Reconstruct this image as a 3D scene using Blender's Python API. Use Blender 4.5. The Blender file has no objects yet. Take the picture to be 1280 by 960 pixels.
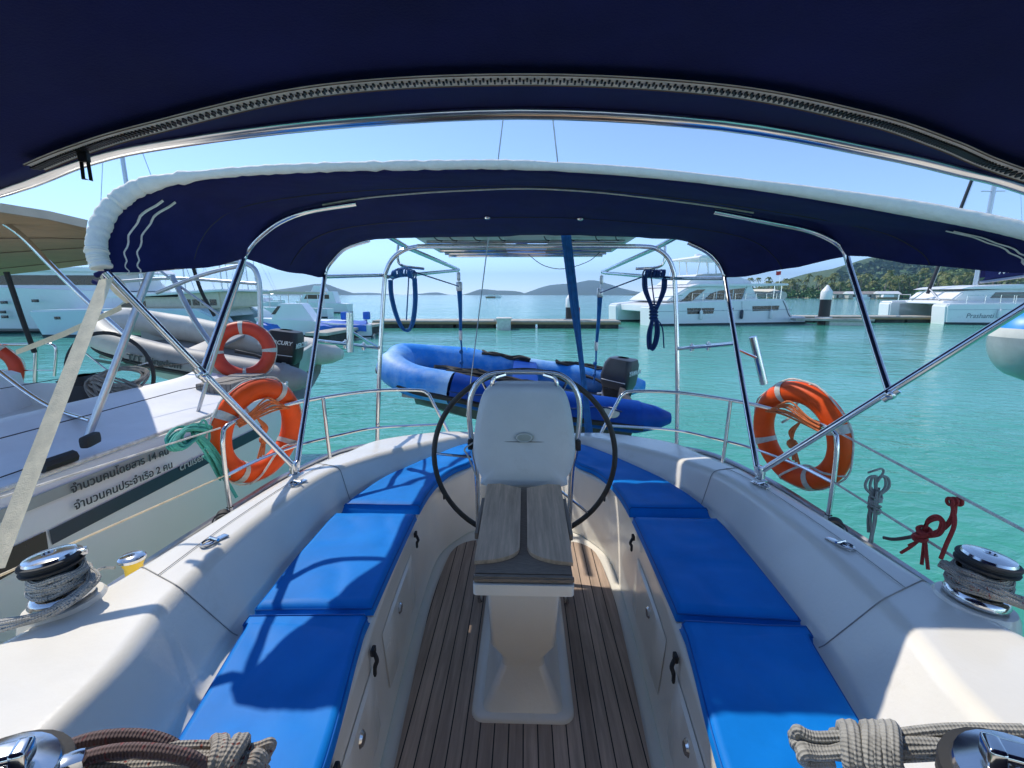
import bpy, bmesh, math, random
from mathutils import Vector as V, Matrix, Quaternion
from mathutils import noise as NZ
R = math.radians
rnd = random.Random(7)
sc = bpy.context.scene
COL = sc.collection

# ------------------------------------------------------------------ camera measurements
F = 569.0; CZ = 2.2; YAW = R(1.6); PIT = R(11.1)
cf = V((-math.sin(YAW)*math.cos(PIT), math.cos(YAW)*math.cos(PIT), -math.sin(PIT)))
cr = V((math.cos(YAW), math.sin(YAW), 0)); cu = cr.cross(cf)
def P(px, py, X=None, Y=None, Z=None):
    """a direction measured in the photograph, taken to a chosen real distance (metres)"""
    d = cf + cr*((px-640)/F) + cu*((480-py)/F)
    t = Y/d.y if Y is not None else ((Z-CZ)/d.z if Z is not None else X/d.x)
    return V((d.x*t, d.y*t, CZ+d.z*t))

# ------------------------------------------------------------------ materials
MATS = {}
def _new(name):
    m = bpy.data.materials.new(name); m.use_nodes = True
    nt = m.node_tree; b = nt.nodes['Principled BSDF']
    MATS[name] = m
    return m, nt, b
def N(nt, t, **kw):
    n = nt.nodes.new(t)
    for k, v in kw.items():
        if k in n.inputs.keys(): n.inputs[k].default_value = v
        else: setattr(n, k, v)
    return n
def L(nt, a, b): nt.links.new(a, b)
def math_n(nt, op, a, b=None):
    n = nt.nodes.new('ShaderNodeMath'); n.operation = op
    for i, v in enumerate((a, b)):
        if v is None: continue
        if isinstance(v, (int, float)): n.inputs[i].default_value = v
        else: L(nt, v, n.inputs[i])
    return n.outputs[0]
def ramp(nt, fac, stops):
    r = nt.nodes.new('ShaderNodeValToRGB')
    e = r.color_ramp.elements
    while len(e) < len(stops): e.new(.5)
    for i, (p, c) in enumerate(stops):
        e[i].position = p; e[i].color = (*c, 1)
    L(nt, fac, r.inputs[0]); return r.outputs[0]
def mat(name, col, rough=.5, metal=0, scale=6, amt=.12, bump=0, bscale=40, rvar=.1, stain=None, sstop=(.55, .75), stscale=3, spec=.5, coat=0, stretch=None):
    m, nt, b = _new(name)
    tc = N(nt, 'ShaderNodeTexCoord'); co = tc.outputs['Object']
    if stretch:
        mp = N(nt, 'ShaderNodeMapping'); mp.inputs['Scale'].default_value = stretch
        L(nt, co, mp.inputs[0]); co = mp.outputs[0]
    n1 = N(nt, 'ShaderNodeTexNoise', Scale=scale, Detail=6.0, Roughness=.6); L(nt, co, n1.inputs['Vector'])
    lo = tuple(max(0, c*(1-amt)) for c in col); hi = tuple(min(1, c*(1+amt)) for c in col)
    c = ramp(nt, n1.outputs[0], [(.3, lo), (.7, hi)])
    if stain:
        n3 = N(nt, 'ShaderNodeTexNoise', Scale=stscale, Detail=8.0, Roughness=.7); L(nt, co, n3.inputs['Vector'])
        f = ramp(nt, n3.outputs[0], [(sstop[0], (0, 0, 0)), (sstop[1], (1, 1, 1))])
        mx = N(nt, 'ShaderNodeMixRGB'); L(nt, f, mx.inputs[0]); L(nt, c, mx.inputs[1]); mx.inputs[2].default_value = (*stain, 1)
        c = mx.outputs[0]
    L(nt, c, b.inputs['Base Color'])
    b.inputs['Metallic'].default_value = metal
    b.inputs['Specular IOR Level'].default_value = spec
    if coat: b.inputs['Coat Weight'].default_value = coat; b.inputs['Coat Roughness'].default_value = .08
    rr = N(nt, 'ShaderNodeMapRange'); rr.inputs[3].default_value = max(0.02, rough-rvar); rr.inputs[4].default_value = rough+rvar
    L(nt, n1.outputs[0], rr.inputs[0]); L(nt, rr.outputs[0], b.inputs['Roughness'])
    if bump:
        n2 = N(nt, 'ShaderNodeTexNoise', Scale=bscale, Detail=5.0); L(nt, co, n2.inputs['Vector'])
        bp = N(nt, 'ShaderNodeBump', Strength=bump, Distance=.01); L(nt, n2.outputs[0], bp.inputs['Height']); L(nt, bp.outputs[0], b.inputs['Normal'])
    return m
def rope_mat(name, col, fleck=None, fl=.15, twist=7, freq=55, rough=.8):
    """braided rope: diagonal strands from the tube's own length / round coordinates"""
    m, nt, b = _new(name)
    uv = N(nt, 'ShaderNodeUVMap'); s = N(nt, 'ShaderNodeSeparateXYZ'); L(nt, uv.outputs[0], s.inputs[0])
    u = math_n(nt, 'MULTIPLY', s.outputs[0], freq*6.283); v = math_n(nt, 'MULTIPLY', s.outputs[1], twist*6.283)
    a = math_n(nt, 'SINE', math_n(nt, 'ADD', u, v)); c = math_n(nt, 'SINE', math_n(nt, 'SUBTRACT', u, v))
    h = math_n(nt, 'MULTIPLY', a, c)
    hh = math_n(nt, 'ADD', math_n(nt, 'MULTIPLY', h, .5), .5)
    nz = N(nt, 'ShaderNodeTexNoise', Scale=25.0, Detail=4.0); tc = N(nt, 'ShaderNodeTexCoord'); L(nt, tc.outputs['Object'], nz.inputs['Vector'])
    base = ramp(nt, nz.outputs[0], [(.3, tuple(x*.72 for x in col)), (.7, tuple(min(1, x*1.15) for x in col))])
    if fleck:
        n2 = N(nt, 'ShaderNodeTexNoise', Scale=1.0, Detail=1.0)
        cb = N(nt, 'ShaderNodeCombineXYZ'); L(nt, math_n(nt, 'MULTIPLY', s.outputs[0], freq*1.3), cb.inputs[0]); L(nt, math_n(nt, 'MULTIPLY', s.outputs[1], 5.0), cb.inputs[1])
        L(nt, cb.outputs[0], n2.inputs['Vector'])
        f = ramp(nt, n2.outputs[0], [(.62-fl, (0, 0, 0)), (.66-fl, (1, 1, 1))])
        mx = N(nt, 'ShaderNodeMixRGB'); L(nt, f, mx.inputs[0]); L(nt, base, mx.inputs[1]); mx.inputs[2].default_value = (*fleck, 1); base = mx.outputs[0]
    L(nt, base, b.inputs['Base Color']); b.inputs['Roughness'].default_value = rough
    bp = N(nt, 'ShaderNodeBump', Strength=.6, Distance=.004); L(nt, hh, bp.inputs['Height']); L(nt, bp.outputs[0], b.inputs['Normal'])
    return m
GEL = mat('gelcoat', (.83, .785, .69), .24, scale=3, amt=.04, rvar=.08, bump=.05, bscale=90, coat=.25, stain=(.66, .60, .50), sstop=(.62, .85), stscale=2.2)
GELN = mat('gelcoat_nonslip', (.70, .70, .69), .6, amt=.05, bump=.3, bscale=300)
WHITE = mat('white_paint', (.80, .79, .77), .3, scale=2, amt=.04)
WHITEB = mat('boat_white', (.78, .79, .80), .3, scale=.6, amt=.05, stain=(.6, .58, .52), sstop=(.62, .8), stscale=.8)
PODW = mat('pod_plastic', (.70, .70, .66), .42, scale=5, amt=.06, bump=.05, bscale=120, stain=(.55, .53, .48), sstop=(.6, .8), stscale=6)
STEEL = mat('stainless_steel', (.66, .66, .66), .14, 1, scale=18, amt=.1, rvar=.08)
DULL = mat('dull_aluminium', (.50, .52, .55), .35, .9, scale=12, amt=.12)
NAVY = mat('navy_canvas', (.018, .022, .105), .85, scale=9, amt=.22, bump=.25, bscale=420, spec=.2, stain=(.03, .035, .12), sstop=(.5, .8), stscale=4)
def glow_through(m, col, k):
    nt = m.node_tree; out = nt.nodes['Material Output']; b = nt.nodes['Principled BSDF']
    t = N(nt, 'ShaderNodeBsdfTranslucent'); t.inputs[0].default_value = (*col, 1)
    n = N(nt, 'ShaderNodeTexNoise', Scale=2.2, Detail=6.0, Roughness=.7); tc = N(nt, 'ShaderNodeTexCoord'); L(nt, tc.outputs['Object'], n.inputs['Vector'])
    mx = N(nt, 'ShaderNodeMixShader'); L(nt, ramp(nt, n.outputs[0], [(.3, (k*.7,)*3), (.7, (k*1.3,)*3)]), mx.inputs[0])
    L(nt, b.outputs[0], mx.inputs[1]); L(nt, t.outputs[0], mx.inputs[2]); L(nt, mx.outputs[0], out.inputs[0])
glow_through(NAVY, (.05, .045, .22), .13)
TAPE = mat('zip_tape', (.78, .72, .62), .8, amt=.15, scale=40, bump=.3, bscale=300)
BLACK = mat('black_plastic', (.012, .012, .014), .45, amt=.3)
DARKG = mat('dark_glass', (.012, .014, .018), .08, amt=.2)
RUB = mat('black_rubber', (.022, .022, .023), .7, amt=.3, bump=.1)
CUSH = mat('blue_vinyl', (.002, .20, .66), .55, scale=7, amt=.10, bump=.10, bscale=8, rvar=.05, spec=.16, stain=(.006, .225, .68), sstop=(.5, .8), stscale=9)
ORANGE = mat('orange_ring', (.86, .088, .006), .5, scale=10, amt=.10, bump=.1, bscale=60, stain=(.74, .12, .02), sstop=(.6, .75), stscale=14, spec=.3)
RED = mat('red_ring', (.62, .045, .014), .5, scale=10, amt=.12)
BAND = mat('reflective_band', (.55, .53, .48), .5, amt=.15, scale=60)
CREAM = mat('cream_webbing', (.76, .63, .43), .8, amt=.15, scale=25, bump=.3, bscale=250)
GATHER = mat('white_gathered_cover', (.80, .77, .69), .75, amt=.06, scale=25, bump=.5, bscale=45)
BEIGE = mat('beige_canvas', (.36, .235, .125), .85, amt=.12, scale=6, bump=.3, bscale=200)
BLUEF = mat('dinghy_blue_cover', (.002, .055, .34), .5, amt=.16, scale=9, bump=.35, bscale=14, spec=.2)
BLUEL = mat('dinghy_light_blue', (.008, .25, .78), .55, amt=.15, scale=5, stain=(.45, .66, .84), sstop=(.42, .70), stscale=1.3, bump=.15, bscale=20)  # pale blotches: sun bleaching, with sun glare painted into the colour
GREYH = mat('grey_hypalon', (.30, .30, .30), .55, amt=.12, scale=6)
LGREY = mat('pale_hypalon', (.62, .60, .54), .55, amt=.1, scale=6, stain=(.45, .42, .36), sstop=(.55, .75))
HULLG = mat('dinghy_hull_grey', (.075, .075, .08), .5, amt=.3, scale=8, stain=(.06, .06, .06), sstop=(.5, .7), stscale=5)
DKBLUE = mat('dark_blue_decal', (.018, .035, .065), .35, amt=.1)
TEXTD = mat('dark_lettering', (.035, .04, .05), .5)
TEXTW = mat('white_lettering', (.75, .75, .75), .5)
SKIN = mat('wood_brown', (.30, .19, .10), .7, amt=.3, stretch=(1, 1, 12))
CONC = mat('pontoon_concrete', (.42, .39, .34), .85, scale=2, amt=.25, bump=.3, stain=(.2, .19, .15), stscale=1.5)
PONTD = mat('pontoon_float', (.05, .05, .045), .8, scale=3, amt=.5, stain=(.16, .13, .09), stscale=2.5)
SOLARB = mat('solar_back', (.62, .66, .62), .35, amt=.06)
YEL = mat('yellow_plastic', (.75, .50, .03), .4, amt=.1)
REDP = mat('red_paint', (.45, .03, .025), .5, amt=.15)
TARP = mat('blue_tarp', (.02, .13, .55), .55, amt=.2, bump=.6, bscale=4)
PALMT = mat('palm_trunk', (.22, .18, .14), .9, amt=.3, scale=3)
FROND = mat('palm_frond', (.15, .19, .045), .55, amt=.5, scale=.35, stain=(.30, .26, .08), sstop=(.5, .7), stscale=.5)
BUSH = mat('bush_leaves', (.085, .17, .045), .6, amt=.55, scale=.15, stain=(.19, .24, .06), sstop=(.5, .7), stscale=.2)
SAND = mat('shore_sand', (.36, .30, .21), .9, amt=.25, scale=.2)
ROOF = mat('hut_roof', (.34, .30, .27), .8, amt=.25, scale=.8)
HUTW = mat('hut_wall', (.45, .42, .38), .8, amt=.2, scale=.8)
FLAGR = mat('flag_cloth', (.55, .05, .05), .8)
BROWNC = mat('cream_cabin', (.60, .52, .40), .5, amt=.1)
TINT = mat('brown_tinted_glass', (.06, .035, .025), .1, amt=.2)
ANTIF = mat('antifoul_dark', (.02, .035, .04), .6, amt=.3)
PALEB = mat('pale_blue_hull', (.50, .62, .68), .3, amt=.05, scale=.5)
RBLUE = rope_mat('blue_rope', (.012, .14, .42), freq=60)
RNAVY = rope_mat('dark_blue_rope', (.010, .05, .20), freq=60)
RWHITE = rope_mat('white_rope', (.84, .80, .72), freq=40)
RGREY = rope_mat('grey_rope', (.36, .35, .32), fleck=(.24, .24, .23), fl=-.02, freq=90, twist=4)
RGREYR = rope_mat('grey_rope_red_fleck', (.36, .33, .29), fleck=(.26, .06, .045), fl=-.03, freq=90, twist=4)
RPALE = rope_mat('pale_rope_grey_fleck', (.50, .48, .43), fleck=(.17, .20, .21), fl=.0, freq=90, twist=4)
RDARK = rope_mat('maroon_rope', (.13, .085, .082), fleck=(.17, .05, .05), fl=.0, freq=90, twist=4)
RRED = rope_mat('red_rope', (.42, .035, .03), freq=60)
RTURQ = rope_mat('turquoise_rope', (.10, .50, .40), freq=55)
RORANGE = rope_mat('orange_rope', (.75, .20, .06), freq=55)

def teak(name, seam, width, col, dark, off=0.0):
    m, nt, b = _new(name)
    tc = N(nt, 'ShaderNodeTexCoord'); s = N(nt, 'ShaderNodeSeparateXYZ'); L(nt, tc.outputs['Object'], s.inputs[0])
    x = math_n(nt, 'ADD', s.outputs[0], off)
    q = math_n(nt, 'DIVIDE', x, width)
    fr = math_n(nt, 'FRACT', q); fl = math_n(nt, 'FLOOR', q)
    line = math_n(nt, 'LESS_THAN', fr, seam/width)
    wn = N(nt, 'ShaderNodeTexWhiteNoise'); wn.noise_dimensions = '1D'; L(nt, fl, wn.inputs['W'])
    mp = N(nt, 'ShaderNodeMapping'); mp.inputs['Scale'].default_value = (60, 3.5, 60); L(nt, tc.outputs['Object'], mp.inputs[0])
    g = N(nt, 'ShaderNodeTexNoise', Scale=1.0, Detail=8.0, Roughness=.65); L(nt, mp.outputs[0], g.inputs['Vector'])
    g2 = N(nt, 'ShaderNodeTexNoise', Scale=4.0, Detail=5.0); L(nt, tc.outputs['Object'], g2.inputs['Vector'])
    f = math_n(nt, 'ADD', math_n(nt, 'MULTIPLY', g.outputs[0], .75), math_n(nt, 'ADD', math_n(nt, 'MULTIPLY', wn.outputs[0], .22), math_n(nt, 'MULTIPLY', g2.outputs[0], .25)))
    c = ramp(nt, f, [(.35, dark), (.62, col), (.85, tuple(min(1, k*1.5) for k in col))])
    mx = N(nt, 'ShaderNodeMixRGB'); L(nt, line, mx.inputs[0]); L(nt, c, mx.inputs[1]); mx.inputs[2].default_value = (.008, .008, .008, 1)
    L(nt, mx.outputs[0], b.inputs['Base Color']); b.inputs['Roughness'].default_value = .72
    h = math_n(nt, 'SUBTRACT', math_n(nt, 'MULTIPLY', g.outputs[0], .35), line)
    bp = N(nt, 'ShaderNodeBump', Strength=.5, Distance=.002); L(nt, h, bp.inputs['Height']); L(nt, bp.outputs[0], b.inputs['Normal'])
    return m
TEAK = teak('teak_deck', .004, .047, (.42, .305, .225), (.24, .17, .125))
TEAKT = teak('weathered_teak', .0, 10, (.58, .40, .26), (.30, .195, .12), off=5)
TEAKE = mat('teak_edge', (.22, .165, .12), .7, amt=.4, scale=10, stretch=(4, 60, 60))

# ------------------------------------------------------------------ mesh builder
def cat(pts, n, closed=False):
    """Catmull-Rom through control points, n samples per span"""
    pts = [V(p) for p in pts]; out = []; k = len(pts)
    for i in range(k if closed else k-1):
        if closed: a, b, c, d = pts[i-1], pts[i], pts[(i+1) % k], pts[(i+2) % k]
        else:
            b, c = pts[i], pts[i+1]
            a = pts[i-1] if i > 0 else b*2-c
            d = pts[i+2] if i+2 < k else c*2-b
        for j in range(n):
            t = j/n
            out.append(.5*((2*b)+(c-a)*t+(2*a-5*b+4*c-d)*t*t+(3*b-a-3*c+d)*t**3))
    if not closed: out.append(pts[-1].copy())
    return out
class MB:
    def __init__(s): s.v = []; s.f = []; s.uv = {}
    def add(s, vs, fs):
        o = len(s.v); s.v += [V(v) for v in vs]; s.f += [tuple(i+o for i in f) for f in fs]; return s
    def grid(s, rows, closed=False, flip=False):
        o = len(s.v); n = len(rows[0])
        for r in rows: s.v += [V(p) for p in r]
        for i in range(len(rows)-1):
            for j in range(n if closed else n-1):
                a, b = o+i*n+j, o+i*n+(j+1) % n
                q = (a, b, b+n, a+n)
                s.f.append(q[::-1] if flip else q)
        return s
    def tube(s, pts, r, n=8, closed=False, caps=True, flat=1.0):
        pts = [V(p) for p in pts]; m = len(pts)
        if m < 2: return s
        T = []
        for i in range(m):
            a = pts[i-1] if (i > 0 or closed) else pts[0]; b = pts[(i+1) % m] if (i < m-1 or closed) else pts[-1]
            t = (b-a); T.append(t.normalized() if t.length > 1e-9 else V((0, 0, 1)))
        up = V((0, 0, 1)) if abs(T[0].z) < .9 else V((1, 0, 0))
        nrm = (up-T[0]*up.dot(T[0])).normalized(); o = len(s.v); ln = 0; lens = []
        for i in range(m):
            nrm = (nrm-T[i]*nrm.dot(T[i])); nrm = nrm.normalized() if nrm.length > 1e-6 else T[i].orthogonal().normalized()
            bi = T[i].cross(nrm); rr = r[i] if isinstance(r, (list, tuple)) else r
            if i: ln += (pts[i]-pts[i-1]).length
            lens.append(ln)
            for k in range(n):
                a = 2*math.pi*k/n
                s.v.append(pts[i]+nrm*(math.cos(a)*rr*flat)+bi*(math.sin(a)*rr))
        for i in range(m if closed else m-1):
            i2 = (i+1) % m; l2 = lens[i2] if i2 else ln+(pts[0]-pts[-1]).length
            for k in range(n):
                k2 = (k+1) % n
                s.uv[len(s.f)] = ((lens[i], k/n), (lens[i], (k+1)/n), (l2, (k+1)/n), (l2, k/n))
                s.f.append((o+i*n+k, o+i*n+k2, o+i2*n+k2, o+i2*n+k))
        if caps and not closed:
            s.f.append(tuple(o+k for k in range(n))[::-1]); s.f.append(tuple(o+(m-1)*n+k for k in range(n)))
        return s
    def box(s, c, d, rot=None, bev=0, seg=2):
        bm = bmesh.new(); bmesh.ops.create_cube(bm, size=1)
        bmesh.ops.scale(bm, vec=V(d), verts=bm.verts)
        if bev: bmesh.ops.bevel(bm, geom=bm.edges[:], offset=bev, segments=seg, affect='EDGES', profile=.6)
        M = Matrix.Translation(V(c)) @ (rot.to_4x4() if rot is not None else Matrix())
        bm.transform(M); return s.bm(bm)
    def bm(s, bm):
        bm.verts.index_update()
        s.add([v.co for v in bm.verts], [[v.index for v in f.verts] for f in bm.faces]); bm.free(); return s
    def prism(s, prof, y0, y1, tf=None, bev=0):
        """side outline (x,z) given width y0..y1"""
        bm = bmesh.new()
        a = [bm.verts.new((x, y0, z)) for x, z in prof]; b = [bm.verts.new((x, y1, z)) for x, z in prof]
        n = len(prof); bm.faces.new(a); bm.faces.new(b[::-1])
        for i in range(n): bm.faces.new((a[i], b[i], b[(i+1) % n], a[(i+1) % n])[::-1])
        bmesh.ops.recalc_face_normals(bm, faces=bm.faces[:])
        if bev: bmesh.ops.bevel(bm, geom=bm.edges[:], offset=bev, segments=2, affect='EDGES')
        if tf is not None: bm.transform(tf)
        return s.bm(bm)
    def lathe(s, prof, c, axis=(0, 0, 1), n=20):
        q = V((0, 0, 1)).rotation_difference(V(axis).normalized()); c = V(c); rows = []
        for r, z in prof:
            rows.append([c+q @ V((math.cos(2*math.pi*k/n)*r, math.sin(2*math.pi*k/n)*r, z)) for k in range(n)])
        return s.grid(rows, closed=True)
    def sphere(s, c, r, n=10, sq=(1, 1, 1)):
        return s.add(*_sph(c, r, n, sq))
    def xf(s, M): s.v = [M @ v for v in s.v]; return s
    def build(s, name, m, parent=None, smooth=True, ang=38, loc=None):
        if parent is not None: org = V(parent['_o'])
        elif loc is not None: org = V(loc)
        else:
            org = sum(s.v, V())/len(s.v); org.z = min(v.z for v in s.v)
        me = bpy.data.meshes.new(name); me.from_pydata([v-org for v in s.v], [], s.f)
        if s.uv:
            ul = me.uv_layers.new(name='UVMap')
            for p in me.polygons:
                u = s.uv.get(p.index)
                if u and len(u) == len(p.loop_indices):
                    for li, c in zip(p.loop_indices, u): ul.data[li].uv = c
        me.materials.append(m); me.validate()
        bm = bmesh.new(); bm.from_mesh(me); bmesh.ops.recalc_face_normals(bm, faces=bm.faces[:]); bm.to_mesh(me); bm.free()
        if smooth:
            me.shade_smooth(); me.set_sharp_from_angle(angle=R(ang))
        o = bpy.data.objects.new(name, me); COL.objects.link(o)
        if parent is not None: o.parent = parent
        else: o.location = org
        o['_o'] = tuple(org) if parent is None else tuple(parent['_o'])
        return o
def _sph(c, r, n, sq):
    vs = []; fs = []
    m = n//2+1
    for i in range(m+1):
        t = math.pi*i/m
        for k in range(n):
            a = 2*math.pi*k/n
            vs.append(V(c)+V((math.sin(t)*math.cos(a)*r*sq[0], math.sin(t)*math.sin(a)*r*sq[1], math.cos(t)*r*sq[2])))
    for i in range(m):
        for k in range(n):
            fs.append((i*n+k, i*n+(k+1) % n, (i+1)*n+(k+1) % n, (i+1)*n+k))
    return vs, fs
def empty(name, loc, label, cat_, group=None):
    o = bpy.data.objects.new(name, None); COL.objects.link(o); o.location = loc; o.empty_display_size = .1
    o['_o'] = tuple(loc); return tag(o, label, cat_, group)
def tag(o, label, cat_, group=None):
    o['label'] = label; o['category'] = cat_
    if group: o['group'] = group
    return o
def struct(o, kind='structure', label=None, cat_=None):
    o['kind'] = kind
    if label: o['label'] = label; o['category'] = cat_
    return o
def text(name, body, size, m, parent, org, xd, ud, shear=0, ext=.0015, center=False, bold=0):
    c = bpy.data.curves.new(name, 'FONT'); c.body = body; c.size = size; c.extrude = ext; c.shear = shear; c.offset = bold
    if center: c.align_x = 'CENTER'; c.align_y = 'CENTER'
    t = bpy.data.objects.new(name, c); COL.objects.link(t)
    dg = bpy.context.evaluated_depsgraph_get(); me = bpy.data.meshes.new_from_object(t.evaluated_get(dg))
    bpy.data.objects.remove(t)
    xd = V(xd).normalized(); n = xd.cross(V(ud)).normalized(); u = n.cross(xd)
    M = Matrix((xd, u, n)).transposed().to_4x4(); M.translation = V(org)-V(parent['_o'])
    me.transform(M); me.materials.clear(); me.materials.append(m)
    o = bpy.data.objects.new(name, me); COL.objects.link(o); o.parent = parent; o['_o'] = parent['_o']
    return o
def children(o): return [c for c in bpy.data.objects if c.parent == o]
def copy_tree(o, parent=None):
    c = o.copy(); COL.objects.link(c)
    if parent is not None: c.parent = parent
    for ch in children(o): copy_tree(ch, c)
    return c
def ab(a, b): return [V(a), V(b)]
def mir(p): return V((-p[0], p[1], p[2]))

# ================================================================== OWN SAILBOAT
boat = empty('sailboat', (0, 1.5, 0), 'white sailboat cockpit with moulded seats and coamings, photographed from its companionway', 'sailboat')
LN = {
 'sole':  ([.40,.415,.43,.455,.47,.46,.36,.26,.25], [.2,.75,1.1,1.5,1.9,2.25,2.46,2.6,3.0], [.80]*9),
 'front': ([.415,.425,.455,.485,.492,.47,.33,.28,.28], [.2,.75,1.1,1.5,1.9,2.25,2.5,2.65,3.02], [1.20]*9),
 'back':  ([.73,.785,.845,.872,.872,.78,.64,.45,.29], [.2,.8,1.1,1.5,1.93,2.28,2.52,2.84,2.95], [1.20]*9),
 't1':    ([.83,.87,.95,.97,.93,.83,.70,.47,.30], [.2,.75,1.05,1.45,1.95,2.3,2.58,2.88,2.99], [1.45,1.42,1.40,1.40,1.385,1.345,1.31,1.275,1.26]),
 't2':    ([1.36,1.28,1.18,1.13,1.085,1.0,.92,.6,.32], [.2,.78,1.15,1.55,2.0,2.38,2.75,3.05,3.1], [1.42,1.40,1.40,1.40,1.385,1.35,1.305,1.265,1.25]),
 'out':   ([1.44,1.36,1.25,1.2,1.145,1.06,.98,.64,.33], [.2,.8,1.18,1.58,2.03,2.43,2.82,3.12,3.16], [1.0]*9),
 'deck':  ([1.7,1.74,1.75,1.74,1.72,1.68,1.6,1.3,.33], [.2,.75,1.1,1.5,1.95,2.4,2.95,3.5,3.55], [.98]*9),
 'keel':  ([1.6,1.64,1.65,1.64,1.62,1.58,1.5,1.2,.33], [.2,.75,1.1,1.5,1.95,2.35,2.85,3.3,3.35], [-.4]*9)}
def line(k, sx): 
    x, y, z = LN[k]; return cat([(sx*a, b, c) for a, b, c in zip(x, y, z)], 6)
def loft(keys, sx, rad):
    rows0 = [line(k, sx) for k in keys]; rows = [rows0[0]]
    for i in range(1, len(keys)):
        r = rad.get(keys[i], 0)
        if r and i < len(keys)-1:
            A, B, C = rows0[i-1], rows0[i], rows0[i+1]
            for q in range(5):
                t = q/4; row = []
                for a, b, c in zip(A, B, C):
                    p = b+(a-b).normalized()*min(r, (a-b).length*.45); s = b+(c-b).normalized()*min(r, (c-b).length*.45)
                    row.append(p*(1-t)**2+b*2*t*(1-t)+s*t*t)
                rows.append(row)
        else: rows.append(rows0[i])
    return rows
for sx in (1, -1):
    rows = loft(['sole', 'front', 'back', 't1', 't2', 'out', 'deck'], sx, {'front': .025, 'back': .03, 't1': .034, 't2': .05, 'out': .05})
    dm = MB().grid(rows).build('deck_moulding', GEL, boat, ang=80); wn = dm.modifiers.new('flats', 'WEIGHTED_NORMAL'); wn.weight = 100; wn.keep_sharp = True
    MB().grid([line('deck', sx), line('keel', sx)]).build('hull_side', GEL, boat)
    # toe rail strip along the gunwale
    MB().tube([p+V((0, 0, .015)) for p in line('deck', sx)], .016, 6).build('toe_rail', DULL, boat)
    # joints between the coaming panels
    jr = MB()
    for idx in (13, 26):
        pr = [r[idx] for r in rows if 1 <= rows.index(r)]
        pr = pr[7:18]
        up = []
        for a in pr: up.append(a+V((-sx*.0008, 0, .0012)))
        jr.tube(cat(up, 3), .0016, 5)
    t1 = line('t1', sx); t2 = line('t2', sx)
    jr.tube([t1[i]*.52+t2[i]*.48+V((0, 0, .0035)) for i in range(13, 27)], .0014, 5)
    jr.build('panel_joint', mat('joint_grey%d' % (sx+1), (.36, .34, .31), .7), boat)
    # moulded locker doors in the seat fronts, with finger pulls and black elastic latches
    s0 = line('sole', sx); f0 = line('front', sx)
    for i0, i1 in ((7, 13), (15, 22)):
        g = []
        for t in (.24, .26, .5, .74, .76):
            lift = .002 if t in (.24, .76) else .011
            row = []
            for i in range(i0, i1+1):
                e = .002 if i in (i0, i1) else lift
                row.append(s0[i].lerp(f0[i], t)+V((-sx*e, 0, 0)))
            g.append(row)
        dr = MB().grid(g).build('locker_door', GEL, boat)
        im = (i0+i1)//2; c = s0[im].lerp(f0[im], .62)+V((-sx*.012, 0, 0))
        MB().lathe([(0, .006), (.016, .006), (.022, .0), (.022, -.004)], c, (-sx, 0, 0), 16).build('door_pull', STEEL, dr)
    for idx, hang in ((7, .12 if sx < 0 else .07), (13, .06), (23, .05), (31, .04)):
        c = s0[idx].lerp(f0[idx], .9)+V((-sx*.012, 0, 0)); m = MB()
        m.box(c, (.012, .026, .022), bev=.004)
        m.tube(cat([c, c+V((-sx*.014, -.012, -.02)), c+V((-sx*.01, -.02, -hang*.6)), c+V((-sx*.012, -.03, -hang))], 4), [.0062]*9+[.0055]*3+[.003], 6)
        m.build('cushion_strap', RUB, boat)
    # flush folding rings on the coaming top
    for (px, py) in (((950, 606), (1050, 680)) if sx > 0 else ((372, 604), (268, 676))):
        c = P(px, py, Z=1.404 if py > 640 else 1.394); m = MB()
        d = V((sx*-.35, .9, 0)).normalized()
        rot = Matrix.Rotation(math.atan2(d.y, d.x), 3, 'Z')
        m.box(c, (.085, .026, .006), rot, bev=.0025)
        m.tube([c+V((0, 0, .006))+rot @ V((.022*math.cos(a)-.02, .017*math.sin(a), 0)) for a in [k*math.pi/8 for k in range(16)]], .0035, 6, closed=True)
        m.tube([c+rot @ V((.0, -.02, .008)), c+rot @ V((.0, .02, .008))], .005, 8)
        m.build('folding_ring', STEEL, boat)
# cockpit sole, transom step, bridge
so = line('sole', 1); sl = line('sole', -1)
MB().grid([[a+V((.012, 0, -.004)) for a in so], [b+V((-.012, 0, -.004)) for b in sl]]).build('sole_pan', GEL, boat)
edge = cat([(a.x-.045, a.y, .806) for a in so[0:25:4]]+[V((.412, 2.18, .806)), V((.385, 2.32, .806)), V((.31, 2.395, .806)), V((.20, 2.41, .806))], 5)
MB().grid([edge, [V((0, p.y, .806)) for p in edge], [mir(p) for p in edge]]).build('cockpit_sole', TEAK, boat, smooth=False)
MB().box((0, 3.02, .86), (.52, .06, .12), bev=.02).box((0, 3.3, .80), (.62, .5, .06), bev=.01).build('transom_step', GELN, boat)
MB().box((0, -1.2, 1.05), (1.5, 2.4, .6), bev=.05).build('coachroof', GEL, boat)
for sx in (1, -1):
    MB().box((sx*.86, -.15, 1.36), (.72, 1.3, .28), bev=.06, seg=4).build('coachroof_shoulder', GEL, boat)

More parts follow.
